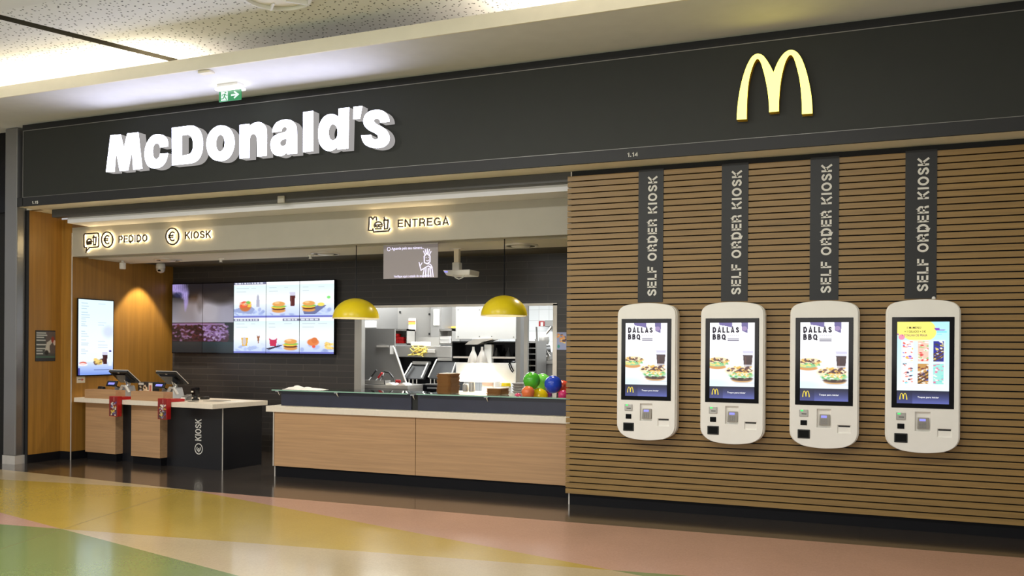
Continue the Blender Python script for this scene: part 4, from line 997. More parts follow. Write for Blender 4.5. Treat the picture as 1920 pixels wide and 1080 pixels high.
mb.build('euro_icon', M['sign_white'], t, local=True)

Rl = lambda x, y, z=0: CO + Matrix.Rotation(CA, 3, 'Z') @ Vector((x, y, z))
# two tills
def make_till(label, x, y):
    t = thing('till', label, 'till', Rl(x, y, .9065), CA, 'tills on the order counter')
    b_ = MB().hexa([(-.12, -.12, 0), (.12, -.12, 0), (.12, .16, 0), (-.12, .16, 0), (-.11, -.06, .14), (.08, -.02, .17), (.08, .14, .17), (-.11, .14, .17)]).build('base', M['steel'], t, local=True, bevel=.012)
    MB().tube([(0, .08, .15), (0, .09, .19), (0, .06, .25), (0, .03, .29)], .034, 12).build('arm', M['chrome'], t, local=True, smooth=True)
    # head: tilted plate, screen side up and away from the customer
    a, b2 = Vector((0, -.10, .375)), Vector((0, .11, .205)); u = (b2 - a).normalized(); n = Vector((0, u.z, -u.y))
    n = n if n.z > 0 else -n
    P = lambda sx, v, w: tuple(a + Vector((sx, 0, 0)) + u * v + n * w)
    L_ = (b2 - a).length
    hd = MB().hexa([P(-.2, 0, 0), P(.2, 0, 0), P(.2, L_, 0), P(-.2, L_, 0), P(-.2, 0, .03), P(.2, 0, .03), P(.2, L_, .03), P(-.2, L_, .03)]).build('monitor', M['satin_black'], t, local=True, bevel=.006)
    MB().hexa([P(-.205, -.006, .026), P(.205, -.006, .026), P(.205, L_ + .006, .026), P(-.205, L_ + .006, .026), P(-.205, -.006, .036), P(.205, -.006, .036), P(.205, L_ + .006, .036), P(-.205, L_ + .006, .036)]).build('bezel', M['alu'], hd, local=True)
    MB().hexa([P(-.13, .05, -.022), P(.13, .05, -.022), P(.13, L_ - .04, -.022), P(-.13, L_ - .04, -.022), P(-.15, .03, 0), P(.15, .03, 0), P(.15, L_ - .02, 0), P(-.15, L_ - .02, 0)]).build('rear_housing', M['gloss_black'], hd, local=True)
    MB().hexa([P(-.02, .018, -.002), P(.02, .018, -.002), P(.02, .03, -.002), P(-.02, .03, -.002), P(-.02, .018, 0), P(.02, .018, 0), P(.02, .03, 0), P(-.02, .03, 0)]).build('rear_mark', M['alu'], hd, local=True)
    cd = MB().hexa([(-.17, -.17, .165), (.04, -.17, .165), (.04, -.145, .160), (-.17, -.145, .160), (-.16, -.14, .245), (.05, -.14, .245), (.05, -.115, .24), (-.16, -.115, .24)]).build('customer_display', M['satin_black'], t, local=True, bevel=.006)
    MB().hexa([(-.125, -.1655, .190), (.005, -.1655, .190), (.005, -.155, .190), (-.125, -.155, .190), (-.12, -.1525, .220), (.01, -.1525, .220), (.01, -.145, .220), (-.12, -.145, .220)]).build('display_window', M['screen_blue'], cd, local=True)
    MB().tube([(-.05, -.14, .18), (-.04, -.08, .15), (-.02, .0, .12)], .018, 8).build('display_arm', M['chrome'], t, local=True, smooth=True)
    MB().tube([(.04, -.08, .10), (.09, -.09, .17), (.15, -.08, .17), (.19, -.05, .08)], .022, 8).build('receipt_arm', M['alu'], t, local=True, smooth=True)
    return t
t1 = make_till('till with tilted black monitor, the one nearer the portrait wall screen', -2.285, .45)
t2 = copy_tree(t1); t2.location = Rl(-1.29, .45, .9065); t2['label'] = 'till with tilted black monitor beside the card terminal end of the counter'
# red toy boxes hooked over the front edge
def toy_box(label, x, seed):
    t = thing('toy_display_box', label, 'box', Rl(x, -.03, .675), CA, 'red display boxes on the order counter')
    bx = MB().box(-.088, .088, -.05, .02, 0, .28).build('box', M['red'], t, local=True, bevel=.003)
    MB().box(-.088, .088, .02, .25, .232, .268).build('arm', M['red'], t, local=True)
    p = Pic(36, 56, (130, 26, 28)); p.vgrad(0, 1, (150, 26, 26), (96, 56, 50)); p.speck(.25, .3, .85, .95, [(90, 80, 150), (220, 190, 70), (190, 190, 200), (60, 50, 60), (240, 230, 210)], 40, .13, seed); p.rect(.55, .0, .62, .22, (230, 200, 190), .7)
    show(p, frame((-.08, -.0515, .272)), .16, .264, 'picture_panel', M['print'], bx, local=True)
    return t
toy_box('red display box with blue grey picture over the counter edge by the first till', -1.82, 5)
toy_box('red display box with yellow picture over the counter edge by the second till', -.845, 9)
# smaller counter things
t = thing('card_terminal', 'small white and black card terminal leaning on the order counter worktop', 'card reader', Rl(-.955, .42, .9065), CA)
b_ = MB().hexa([(-.06, -.06, 0), (.05, -.06, 0), (.06, .05, 0), (-.05, .05, 0), (-.05, -.03, .05), (.05, -.03, .05), (.06, .06, .085), (-.04, .06, .085)]).build('body', M['steel_dark'], t, local=True, bevel=.01)
MB().hexa([(-.055, -.066, .005), (.03, -.066, .005), (.03, -.05, .005), (-.055, -.05, .005), (-.05, -.036, .04), (.03, -.036, .04), (.03, -.03, .04), (-.05, -.03, .04)]).build('keypad', M['white'], b_, local=True)
t = thing('scanner_stand', 'black upright hand scanner in its stand on the order counter', 'scanner', Rl(-.80, .45, .9065), CA)
MB().lathe([(0, 0), (.05, 0), (.052, .02), (.03, .03), (.03, .07), (0, .07)], (0, 0, 0), 20).build('stand', M['satin_black'], t, local=True, smooth=True)
b_ = MB().hexa([(-.035, -.04, .07), (.035, -.04, .07), (.035, .04, .07), (-.035, .04, .07), (-.045, -.055, .17), (.045, -.055, .17), (.045, .04, .185), (-.045, .04, .185)]).build('head', M['gloss_black'], t, local=True, bevel=.012)
MB().box(-.02, .01, -.058, -.044, .115, .135).build('window', M['cream'], b_, local=True)
t = tag(base_origin(MB().lathe([(0, 0), (.062, 0), (.066, .006), (.066, .036), (.058, .042), (0, .042)], Rl(-.93, .74, .9065), 28).build('pager', M['satin_black'], smooth=True)), 'round black puck lying on the worktop towards the counter end', 'pager')
def flat(pts, z0, h_, mat, name, lab, cat):
    z0 += .0015; return tag(base_origin(MB().prism([Rl(x, y, z0) for x, y in pts], (0, 0, h_)).build(name, mat)), lab, cat)
flat([(-.60, .40), (-.34, .44), (-.36, .68), (-.62, .64)], .905, .004, M['key_grey'], 'flyer', 'grey flyer lying flat on the counter worktop near the corner', 'flyer')
flat([(-.28, .45), (-.06, .48), (-.08, .80), (-.30, .77)], .905, .003, M['paper'], 'paper_sheet', 'white paper sheet lying flat at the right end of the worktop', 'paper')
flat([(-.68, .20), (-.52, .21), (-.53, .26), (-.69, .25)], .905, .004, M['satin_black'], 'bank_card', 'thin dark card lying near the front edge of the worktop', 'card')
t = thing('printed_carton', 'printed black and cream carton standing between the two tills', 'carton', Rl(-2.12, .77, .9065), CA)
MB().box(-.165, .15, -.06, .06, 0, .218).build('box', M['satin_black'], t, local=True)
p = Pic(48, 34, (44, 36, 34)); p.ell(.5, .5, .16, .3, (226, 196, 160)); p.rect(.05, .06, .4, .2, (230, 226, 220)); p.rect(.72, .05, .98, .9, (232, 216, 194)); p.rect(.78, .2, .92, .7, (170, 60, 50), .7); p.ell(.2, .7, .14, .2, (200, 190, 190)); p.speck(.1, .2, .7, .9, [(240, 220, 190), (30, 26, 26)], 14, .07, 4)
show(p, frame((-.165, -.0612, .218)), .315, .218, 'print', M['print'], t, local=True)
one(MB().hexa([tuple(Rl(x, y, z)) for x, y, z in ((-2.60, .22, .9065), (-2.47, .22, .9065), (-2.47, .31, .9065), (-2.60, .31, .9065), (-2.58, .25, 1.07), (-2.49, .25, 1.07), (-2.48, .305, 1.06), (-2.59, .305, 1.06))]), 'printer', M['satin_black'], 'small black receipt printer behind the left oak upstand', 'printer', bevel=.01)

# ================================================================== PICK-UP COUNTER
t = thing('pickup_counter', 'long oak fronted pick-up counter with pale worktop, navy upstand and glass shelf', 'counter', (-4.98, .6, 0))
B(-7.084, -2.905, .30, 1.25, .832, .9065).build('worktop', M['stone'], t, bevel=.004)
B(-6.975, -4.936, .335, .40, .14, .832).build('front_panel', M['counter_wood'], t, bevel=.002)
B(-4.930, -2.905, .335, .40, .14, .832).build('front_panel', M['counter_wood'], t, bevel=.002)
B(-6.975, -2.905, .37, 1.2, 0, .14).build('kickboard', M['kick'], t)
B(-6.975, -2.905, .401, 1.2, .141, .831).build('carcass', M['blackboard'], t)
mb = MB(); mb.box(-6.99, -6.976, .325, .40, .14, .832); mb.box(-6.99, -6.976, .36, .40, 0, .14); mb.build('edge_trim', M['alu'], t)
B(-6.967, -5.063, .46, .50, .9065, 1.096).build('upstand', M['navy'], t, bevel=.003)
B(-4.973, -2.905, .46, .50, .9065, 1.096).build('upstand', M['navy'], t, bevel=.003)
B(-5.06, -4.976, .48, .52, .9065, 1.096).build('post', M['satin_black'], t)
for xa, xb, yd in ((-7.06, -5.075, .98), (-4.955, -3.86, .98), (-3.858, -2.905, .62)):
    g_ = B(xa, xb, .39, yd, 1.10, 1.112).build('glass_shelf', M['glass'], t)
    B(xa, xb, .384, .389, 1.099, 1.113).build('glass_edge', M['glass_edge'], g_)
for x in (-6.99, -6.1, -5.02, -4.05):
    mb = MB(); mb.tube([(x, .425, 1.09), (x, .44, 1.065), (x, .46, 1.045)], .010, 8); mb.box(x - .025, x + .025, .40, .455, 1.086, 1.099); mb.build('bracket', M['chrome'], t)
# tall and short tray stacks on the glass
def tray(loc, w, d, h_, rot):
    mb = MB(); a, b_ = w / 2, d / 2; r_ = .03
    def rr(a, b_, z): return [(sx * (a - r_) + r_ * math.cos(q), sy * (b_ - r_) + r_ * math.sin(q), z) for sx, sy, q0 in ((1, 1, 0), (-1, 1, PI / 2), (-1, -1, PI), (1, -1, 1.5 * PI)) for q in (q0, q0 + PI / 4, q0 + PI / 2)]
    rings = [rr(a - .012, b_ - .012, 0), rr(a, b_, h_), rr(a - .008, b_ - .008, h_), rr(a - .018, b_ - .018, h_ * .45)]
    vs = [[mb.bm.verts.new(p) for p in rg] for rg in rings]; n = len(vs[0])
    for A_, B_ in zip(vs, vs[1:]):
        for q in range(n): mb._f([A_[q], A_[(q + 1) % n], B_[(q + 1) % n], B_[q]])
    mb._f(vs[0][::-1]); mb._f(vs[-1])
    o = mb.build('tray', M['tray']); o.location = loc; o.rotation_euler.z = rot; return o
proto = tray((0, 0, 0), .205, .29, .0195, 0); first = True
for cx, n, w in ((-4.69, 13, 1), (-4.035, 4, .95)):
    for k in range(n):
        o = proto if first else proto.copy()
        if not first: C.objects.link(o)
        first = False
        o.location = (cx + random.uniform(-.006, .006), .72 + random.uniform(-.006, .006), 1.1125 + k * .0182); o.rotation_euler.z = random.uniform(-.03, .03); 
        if n == 13: tag(o, 'brown tray topmost of the tall stack on the glass shelf' if k == n - 1 else 'brown tray within the tall stack below its topmost tray', 'tray', 'brown trays in the tall stack')
        else: tag(o, 'brown tray topmost of the low stack beside the balloons' if k == n - 1 else 'brown tray within the low stack beside the balloons', 'tray', 'brown trays in the low stack')
one(MB().prism([(-4.77, .62, 1.353), (-4.61, .61, 1.353), (-4.61, .83, 1.353), (-4.77, .84, 1.353)], (0, 0, .006)), 'napkin_pile', M['paper'], 'white paper liner on top of the tall tray stack', 'paper')
one(MB().prism([(-4.12, .62, 1.188), (-3.96, .61, 1.188), (-3.95, .83, 1.188), (-4.11, .84, 1.188)], (0, 0, .004)), 'napkin_pile', M['paper'], 'white paper liner on top of the low tray stack', 'paper')
# plastic bag flattened on the left end of the glass
mb = MB(); nx, ny = 26, 10; vv = []
for j in range(ny):
    for i in range(nx):
        u, v = i / (nx - 1), j / (ny - 1); e_ = min(u, 1 - u, v, 1 - v); hgt = .05 * min(1, e_ * 5) * (0.55 + .45 * math.sin(9 * u + 4 * v) * math.cos(5 * u - 7 * v)) * (1.1 - .5 * u)
        vv.append(mb.bm.verts.new((-6.96 + .52 * u + .02 * math.sin(8 * v), .46 + .26 * v + .02 * math.sin(7 * u), 1.1135 + max(0, hgt))))
for j in range(ny - 1):
    for i in range(nx - 1): mb._f([vv[j * nx + i], vv[j * nx + i + 1], vv[(j + 1) * nx + i + 1], vv[(j + 1) * nx + i]])
one(mb, 'plastic_bag', M['paper'], 'crumpled white plastic bag lying on the left end of the glass shelf', 'bag', smooth=True)
# balloons
for nm, px, py, pr0, yb_, rgb, lab in (('g', 997, 714, 15, .84, (84, 190, 52), 'big mid green balloon above the orange one'), ('l', 1017, 716, 14.5, 1.12, (126, 226, 96), 'paler lime green balloon half hidden behind the green and blue ones'),
        ('b', 1037, 721, 15.5, .82, (44, 78, 206), 'blue balloon in front at the right of the pile'), ('o', 990, 736, 11.5, .70, (244, 126, 74), 'orange balloon low in front of the green one'),
        ('y', 1010, 746, 17, .90, (250, 216, 20), 'yellow balloon lowest in the middle of the pile'), ('r', 1055, 727, 13, 1.02, (250, 96, 70), 'coral red balloon at the right edge beside the slatted wall'),
        ('p', 1056, 741, 9, .80, (226, 60, 120), 'pink balloon under the coral red one'), ('v', 1028, 740, 6.5, 1.10, (150, 70, 170), 'small violet balloon under the blue one'), ('d', 971, 744, 6.5, .78, (214, 60, 110), 'small dark pink balloon left of the orange one')):
    c_ = at(px, py, yb_); r_ = (at(px + pr0, py, yb_).x - c_.x); x, z = c_.x, max(c_.z, .915 + r_ * 1.1)
    m_ = plain('balloon_' + nm, rgb, 0.22, var=.02); m_.node_tree.nodes['Principled BSDF'].inputs['Subsurface Weight'].default_value = 0.0
    t = thing('balloon', lab, 'balloon', (x, yb_, z - r_), 0, 'balloons on the glass shelf')
    pr_ = [(r_ * math.sin(a_) * (1 - .06 * math.cos(a_)), -r_ * 1.02 * math.cos(a_)) for a_ in np.linspace(.02, PI - .02, 20)]
    MB().lathe([(0, pr_[0][1])] + pr_ + [(0, pr_[-1][1])], (x, yb_, z), 32, 1, 1).build('skin', m_, t, smooth=True)
    MB().lathe([(0, 0), (.012, -.002), (.007, .014), (0, .02)], (x + r_ * .25, yb_ + r_ * .93, z - r_ * .25), 10).build('knot', m_, t, smooth=True)

# ================================================================== KITCHEN SEEN THROUGH THE HATCH
def rc(x0, y0, x1, y1, Y):
    a, b_ = at(x0, y0, Y), at(x1, y1, Y); m_ = at((x0 + x1) / 2, y0, Y), at((x0 + x1) / 2, y1, Y)
    return a.x, b_.x, m_[1].z, m_[0].z
def kbox(x0, y0, x1, y1, Y, d, name, mat, parent, z0=None, z1=None, bevel=0.0):
    a, b_, lo, hi = rc(x0, y0, x1, y1, Y)
    return MB().box(a, b_, Y, Y + d, lo if z0 is None else z0, hi if z1 is None else z1).build(name, mat, parent, bevel=bevel)
def kthing(name, label, cat, x, Y, z=0, group=None): return thing(name, label, cat, (at(x, 640, Y).x, Y, z), 0, group)

t = kthing('extraction_hood', 'tall steel extraction hood with a bolted door and an orange and white notice', 'hood', 770, 4.6, 1.9)
kbox(672, 600, 748, 616.5, 4.7, .9, 'hood_box', M['steel_dark'], t, z1=3.0)
kbox(674, 602, 705, 614, 4.68, .02, 'tile_patch', M['white'], t)
d_ = kbox(746, 576, 808, 641, 4.6, .8, 'door', M['steel'], t, z1=3.0)
for x, y in ((750, 585), (805, 589), (805, 626)):
    v = at(x, y, 4.6); MB().lathe([(0, -.016), (.016, -.016), (.016, .016), (0, .016)], (v.x, 4.6, v.z), 10).build('bolt', M['satin_black'], d_)
nb = kbox(766, 597, 779, 621.5, 4.59, .01, 'notice', M['paper'], d_)
kbox(766, 601, 779, 604, 4.587, .004, 'orange_stripe', plain('notice_orange', (230, 110, 60), .5), nb) if False else None
n_or, n_ye = plain('notice_orange', (232, 112, 60), .5), plain('notice_yellow', (246, 196, 70), .5)
mb = MB(); a, b_, lo, hi = rc(766, 601.5, 779, 604, 4.586); mb.box(a, b_, 4.585, 4.59, lo, hi); a, b_, lo, hi = rc(766, 620, 779, 622, 4.586); mb.box(a, b_, 4.585, 4.59, lo, hi); mb.build('stripe', n_or, d_)
mb = MB(); a, b_, lo, hi = rc(766, 604.5, 779, 608, 4.586); mb.box(a, b_, 4.585, 4.59, lo, hi); mb.build('stripe', n_ye, d_)
c_ = kbox(808, 574, 828, 645, 4.5, .9, 'column', M['steel_dark'], t, z1=3.0)
kbox(813, 580, 823, 610, 4.49, .01, 'notice', M['paper'], c_)
kbox(829, 574, 858, 640, 4.9, .6, 'side_panel', M['steel_dark'], t, z1=3.0)
kbox(838, 612, 858, 615, 4.88, .02, 'coloured_edge', n_ye, t)

t = kthing('fry_station', 'steel fry holding station with a long trough in the kitchen', 'fry station', 790, 4.0)
kbox(738, 648.5, 846, 670, 4.0, .5, 'trough', M['steel'], t, bevel=.01)
kbox(744, 669, 850, 745, 4.1, .4, 'dark_base', M['gloss_black'], t, z0=0)
kbox(763, 632, 824, 649, 4.43, .04, 'back_panel', M['steel'], t)
for x0, x1, lab in ((739, 763, 'left'), (824, 848, 'right')):
    a, b_, lo, hi = rc(x0, 617, x1, 646, 4.0); mb = MB(); mb.box(a, b_, 4.0, 4.3, hi - .03, hi); mb.box(a, b_, 4.0, 4.3, lo, lo + .02); mb.box(a, b_, 4.28, 4.3, lo, hi); mb.box(a, a + .012, 4.0, 4.3, lo, hi); mb.box(b_ - .012, b_, 4.0, 4.3, lo, hi)
    mb.build('carton_shelf', M['steel'], t); 
a, b_, lo, hi = rc(739, 617, 763, 646, 4.0); lo += .0215; k = 0
for r_ in range(3):
    for q in range(3 if r_ < 2 else 1):
        x = a + .024 + q * .049; one(MB().hexa([(x, 4.03, lo + r_ * .055), (x + .042, 4.03, lo + r_ * .055), (x + .042, 4.12, lo + r_ * .055), (x, 4.12, lo + r_ * .055), (x - .004, 4.02, lo + r_ * .055 + .05), (x + .046, 4.02, lo + r_ * .055 + .05), (x + .046, 4.13, lo + r_ * .055 + .05), (x - .004, 4.13, lo + r_ * .055 + .05)]), 'fry_carton', M['red'], 'red fry carton stacked in the left shelf of the fry station', 'carton', 'red cartons in the fry station shelf')
a, b_, lo, hi = rc(824, 617, 848, 646, 4.0)
for r_ in range(2):
    z = lo + .022 + r_ * .06
    one(MB().hexa([(a + .02, 3.99, z), (b_ - .03, 3.96, z), (b_ - .03, 4.2, z), (a + .02, 4.2, z), (a + .02, 3.97, z + .05), (b_ - .015, 3.94, z + .055), (b_ - .015, 4.22, z + .055), (a + .02, 4.22, z + .05)]), 'paper_cups', M['white'], 'white sleeve of paper cups on the right shelf of the fry station, %s' % ('lower' if r_ == 0 else 'upper'), 'cups', 'paper cup sleeves')
a, b_, lo, hi = rc(768, 651, 797, 666, 3.93)
mb = MB(); rs = np.random.RandomState(4)
for q in range(34):
    x, z = rs.uniform(a, b_), rs.uniform(lo, hi); an = rs.uniform(-.9, .9); mb.tube([(x - .045 * math.cos(an), 3.93 + rs.uniform(0, .06), z - .045 * math.sin(an)), (x + .045 * math.cos(an), 3.93 + rs.uniform(0, .06), z + .045 * math.sin(an))], .009, 6)
o = one(mb, 'fries', plain('fries_yellow', (240, 216, 110), .5), 'heap of yellow fries in a clear bag hanging at the trough', 'fries'); o['kind'] = 'stuff'
a, b_, lo, hi = rc(770, 641, 794, 650, 3.98); lo = rc(738, 648.5, 846, 670, 4.0)[3] + .001; hi = max(hi, lo + .05); one(MB().box(a, b_, 3.98, 4.25, lo, hi), 'paper_pack', M['paper'], 'white paper pack lying on top of the fry trough', 'paper', bevel=.01)
a, b_, lo, hi = rc(801, 655, 814, 662, 3.94); one(MB().box(a, b_, 3.94, 3.99, lo, hi), 'fry_scoop', M['alu'], 'pale scoop beside the yellow fries at the trough', 'scoop', bevel=.008)

YS2 = 3.35
t = kthing('steel_splashback', 'dull steel splashback with a slanted right edge at the left of the kitchen hatch', 'splashback', 715, YS2)
poly = [at(x, y, YS2) for x, y in ((676, 617), (740, 617), (740, 652), (764, 724), (764, 745), (676, 745))]
poly[4].z = poly[5].z = 0
MB().prism([(p.x, YS2, p.z) for p in poly], (0, .03, 0)).build('panel', M['steel_dark'], t)
p0, p1 = at(738, 651, YS2 - .02), at(763, 722, YS2 - .02); MB().tube([p0, p1], .014, 8).build('bright_edge', M['alu'], t)
kbox(706, 647.5, 727, 651, YS2 - .03, .03, 'ledge', M['alu'], t); kbox(731, 648, 737, 664, YS2 - .02, .02, 'label_plate', M['white'], t)
t = kthing('prep_bench', 'low steel prep bench under the slanted splashback', 'bench', 715, 2.75)
a, b_, lo, hi = rc(676, 722, 764, 740, 2.8); MB().box(a, b_, 2.8, 3.3, hi - .05, hi).build('top', M['steel'], t); MB().box(a, b_, 2.82, 3.3, 0, hi - .051).build('cabinet', M['steel_dark'], t); zt = hi
a, b_, lo, hi = rc(680, 713, 721, 722.5, 2.9); tz = zt
t = thing('utensil_tray', 'small steel tray of utensils on the prep bench', 'tray', ((a + b_) / 2, 2.95, tz)); mb = MB(); mb.box(a, b_, 2.9, 3.1, tz, tz + .008); mb.box(a, b_, 2.9, 2.91, tz, tz + .065); mb.box(a, b_, 3.09, 3.1, tz, tz + .065); mb.box(a, a + .01, 2.9, 3.1, tz, tz + .065); mb.box(b_ - .01, b_, 2.9, 3.1, tz, tz + .065); mb.build('pan', M['steel'], t)
for pa, pb, mt, lab in (((689, 716), (706, 694), 'satin_black', 'black handled spatula leaning left in the utensil tray'), ((703, 716), (716, 699), 'red', 'red handled scraper in the utensil tray'), ((712, 717), (719, 698), 'chrome', 'thin steel tongs in the utensil tray')):
    yu = 2.94 if mt == 'satin_black' else 2.985 if mt == 'red' else 3.04; u, v = at(*pa, yu), at(*pb, yu); u.z = max(u.z, tz + .022); t = thing('utensil', lab, 'utensil', u); m_ = u + (v - u) * .45
    MB().tube([u, m_], .008, 8).build('blade', M['chrome'], t); MB().tube([m_, v], .017, 8).build('handle', M[mt], t)
u, v, w = at(720, 697, 2.98), at(729, 698, 2.98), at(737, 708, 2.98); mb = MB(); mb.tube([u, v, w], .015, 8); mb.tube([w, Vector((w.x + .05, 2.98, tz + .012))], .008, 8); one(mb, 'ladle', M['satin_black'], 'bent black ladle handle right of the utensil tray', 'ladle', smooth=True)
a, b_, lo, hi = rc(724, 722, 761, 738, 2.86); mb = MB(); n_ = 12
for i in range(n_):
    u0, u1 = a + (b_ - a) * i / n_, a + (b_ - a) * (i + 1) / n_; h0, h1 = .02 + .018 * math.sin(i * .8), .02 + .018 * math.sin((i + 1) * .8); mb.hexa([(u0, 2.84, tz), (u1, 2.84, tz), (u1, 3.05, tz), (u0, 3.05, tz), (u0, 2.84, tz + h0), (u1, 2.84, tz + h1), (u1, 3.05, tz + h1), (u0, 3.05, tz + h0)])
one(mb, 'cloth', M['paper'], 'white folded cloth on the right end of the prep bench', 'cloth')
a, b_, lo, hi = rc(742, 727, 751, 733, 2.81); one(MB().box(a, b_, 2.79, 2.83, tz + .04, tz + .085), 'red_clip', M['red'], 'small red clip in front of the white cloth', 'clip', bevel=.01)

for x0, x1, ytop, lab, in ((750, 797, 681, 'black clamshell grill with raised lid, the left one of two'), (797, 852, 674, 'black clamshell grill with raised lid, the right one of two')):
    t = kthing('grill', lab, 'grill', (x0 + x1) / 2, 3.75, 0, 'clamshell grills')
    a, b_, lo, hi = rc(x0 + 2, 722, x1 - 2, 740, 3.7); MB().box(a, b_, 3.6, 4.08, 0, hi).build('base', M['gloss_black'], t); pl_ = MB().box(a + .02, b_ - .02, 3.62, 3.95, hi, hi + .02).build('hot_plate', M['steel_dark'], t)
    top = at(x0, ytop, 3.75).z
    MB().hexa([(a + .03, 3.72, hi + .10), (b_ - .03, 3.72, hi + .10), (b_ - .03, 3.80, hi + .08), (a + .03, 3.80, hi + .08), (a + .1, 3.92, top - .02), (b_ - .02, 3.92, top - .02), (b_ - .02, 4.0, top - .04), (a + .1, 4.0, top - .04)]).build('lid', M['satin_black'], t, bevel=.01)
    mb = MB(); mb.box(a + .1, b_ - .03, 3.9, 4.0, top - .02, top + .03); mb.tube([(a + .04, 3.70, hi + .12), (a + .1, 3.88, top)], .014, 8); mb.tube([(b_ - .05, 3.70, hi + .12), (b_ - .03, 3.88, top)], .014, 8); mb.build('lid_frame', M['steel'], t)
    mb = MB(); mb.box(a + .08, b_ - .06, 3.58, 3.62, hi - .06, hi - .03); mb.build('front_rail', M['chrome'], t)
    mb = MB()
    for q in range(4): mb.tube([(a + .1 + q * .07, 3.66, hi + .02), (a + .1 + q * .07, 3.66, hi + .10)], .008, 6)
    mb.build('pins', M['alu'], t)

# food pass with white panels and heat lamps
YP = 3.2
t = kthing('food_pass', 'food pass with two bright white panels and two glowing heat lamps between them', 'food pass', 910, YP)
up_ = kbox(855, 560, 967, 635.5, YP, .03, 'upper_panel', M['board'], t)
for x, y in ((859, 581), (899, 581), (859, 631), (899, 631), (922, 631), (963, 632)):
    v = at(x, y, YP); MB().box(v.x - .007, v.x + .007, YP - .006, YP, v.z - .007, v.z + .007).build('bolt', M['steel_dark'], up_)
kbox(855, 680, 967, 716.5, YP, .03, 'lower_panel', M['board'], t)
kbox(848, 640, 974, 680, YP + .28, .3, 'cabinet', M['gloss_black'], t)
a, b_, lo, hi = rc(848, 641, 975, 680, YP + .05); mb = MB(); mb.box(a, b_, YP + .04, YP + .3, hi - .012, hi); mb.box(a, a + .015, YP + .04, YP + .3, lo, hi); mb.box(b_ - .015, b_, YP + .04, YP + .3, lo, hi); mb.build('cabinet_frame', M['satin_black'], t)
kbox(849, 668.5, 972, 672, YP + .05, .2, 'shelf', M['alu'], t)
kbox(908, 646, 920.5, 682, YP + .01, .1, 'post', M['board'], t)
kbox(967, 560, 975, 745, YP + .02, .25, 'side_column', M['steel_dark'], t, z0=0)
kbox(904, 716, 924, 740, YP + .02, .12, 'pedestal', plain('pedestal_pink', (226, 196, 180), .5), t)
A_ = [at(x, y, YP) for x, y in ((873, 646), (880, 640), (890, 636.5), (905, 635), (923, 634.5), (923, 637), (906, 641), (896, 646))]
MB().prism([(p.x, YP - .02, p.z) for p in A_], (0, .26, 0)).build('canopy', M['alu'], t)
for i, (x, lit) in enumerate(((887.5, 1), (904, 1), (931, 0), (954, 0))):
    yy = YP - .06 if lit else YP + .12
    v, w, r_ = at(x, 650 if lit else 652, yy), at(x, 681 if lit else 670, yy), (at(x + (10 if lit else 7), 660, yy).x - at(x, 660, yy).x)
    h_ = v.z - w.z
    L = MB().lathe([(r_ * .2, h_), (r_ * .22, h_ * .8), (r_ * .45, h_ * .62), (r_ * .85, h_ * .3), (r_, .0), (r_ * .95, .0), (r_ * .8, h_ * .28), (0, h_ * .6)], (v.x, yy, w.z), 24).build('heat_lamp' if lit else 'unlit_lamp', M['alu'] if lit else M['satin_black'], t, smooth=True)
    if lit:
        MB().lathe([(0, 0), (r_ * .6, .01), (r_ * .7, .04), (0, .07)], (v.x, yy, w.z - .005), 16).build('lamp_bulb', M['heat_bulb'], L, smooth=True)
cp = [at(x, y, YP - .02) for x, y in ((952, 677), (957, 682), (960, 690), (963, 695), (961, 698), (957, 692), (954, 683), (958, 678), (966, 678))]
MB().tube(cp, .009, 6).build('cable', M['gloss_black'], t, smooth=True)
t = kthing('pass_bench', 'steel bench below the food pass with small utensils on it', 'bench', 910, 2.9)
a, b_, lo, hi = rc(838, 736, 990, 745, 2.85); zt = hi; MB().box(a, b_, 2.75, 3.18, zt - .04, zt).build('top', M['steel'], t); MB().box(a + .02, b_ - .02, 2.78, 3.18, 0, zt - .041).build('cabinet', M['steel_dark'], t)
for x0, x1, y0, lab, nm, mt in ((880, 890, 717, 'small steel canister on the pass bench left of the pink pedestal', 'canister', 'steel'), (868, 878, 721, 'dark canister on the pass bench behind the tall tray stack', 'canister', 'steel_dark'), (926, 938, 716, 'pale tub on the pass bench right of the pink pedestal', 'tub', 'white')):
    v, w = at(x0, y0, 2.95), at(x1, y0, 2.95); r_ = (w.x - v.x) / 2
    one(MB().lathe([(0, 0), (r_, 0), (r_, v.z - zt), (r_ * .85, v.z - zt + .01), (0, v.z - zt + .01)], ((v.x + w.x) / 2, 2.95, zt), 18), nm, M[mt], lab, nm, smooth=True)
a, b_, lo, hi = rc(940, 718, 957, 724, 2.98); mb = MB(); mb.box((a + b_) / 2 - .06, (a + b_) / 2 + .06, 2.93, 3.05, zt, lo); one(mb, 'carton', M['white'], 'white carton supporting the yellow lid on the pass bench', 'carton')
one(MB().lathe([(0, 0), ((b_ - a) / 2, 0), ((b_ - a) / 2 * .9, hi - lo), (0, hi - lo)], ((a + b_) / 2, 2.99, lo), 20), 'lid', M['yellow'], 'yellow lid lying on the pass bench behind the low tray stack', 'lid')
a, b_, lo, hi = rc(963, 718, 984, 736, 2.9)
for k in range(4):
    z0 = zt + .001 + k * (hi - zt) / 4; z1 = z0 + (hi - zt) / 4 * .9
    one(MB().hexa([(a + .02, 2.85, z0), (b_ - .02, 2.85, z0), (b_ - .02, 3.1, z0), (a + .02, 3.1, z0), (a, 2.83, z1), (b_, 2.83, z1), (b_, 3.12, z1), (a, 3.12, z1)]), 'steel_pan', M['steel'], 'shallow steel pan in the stack left of the green balloon', 'pan', 'steel pans on the pass bench')
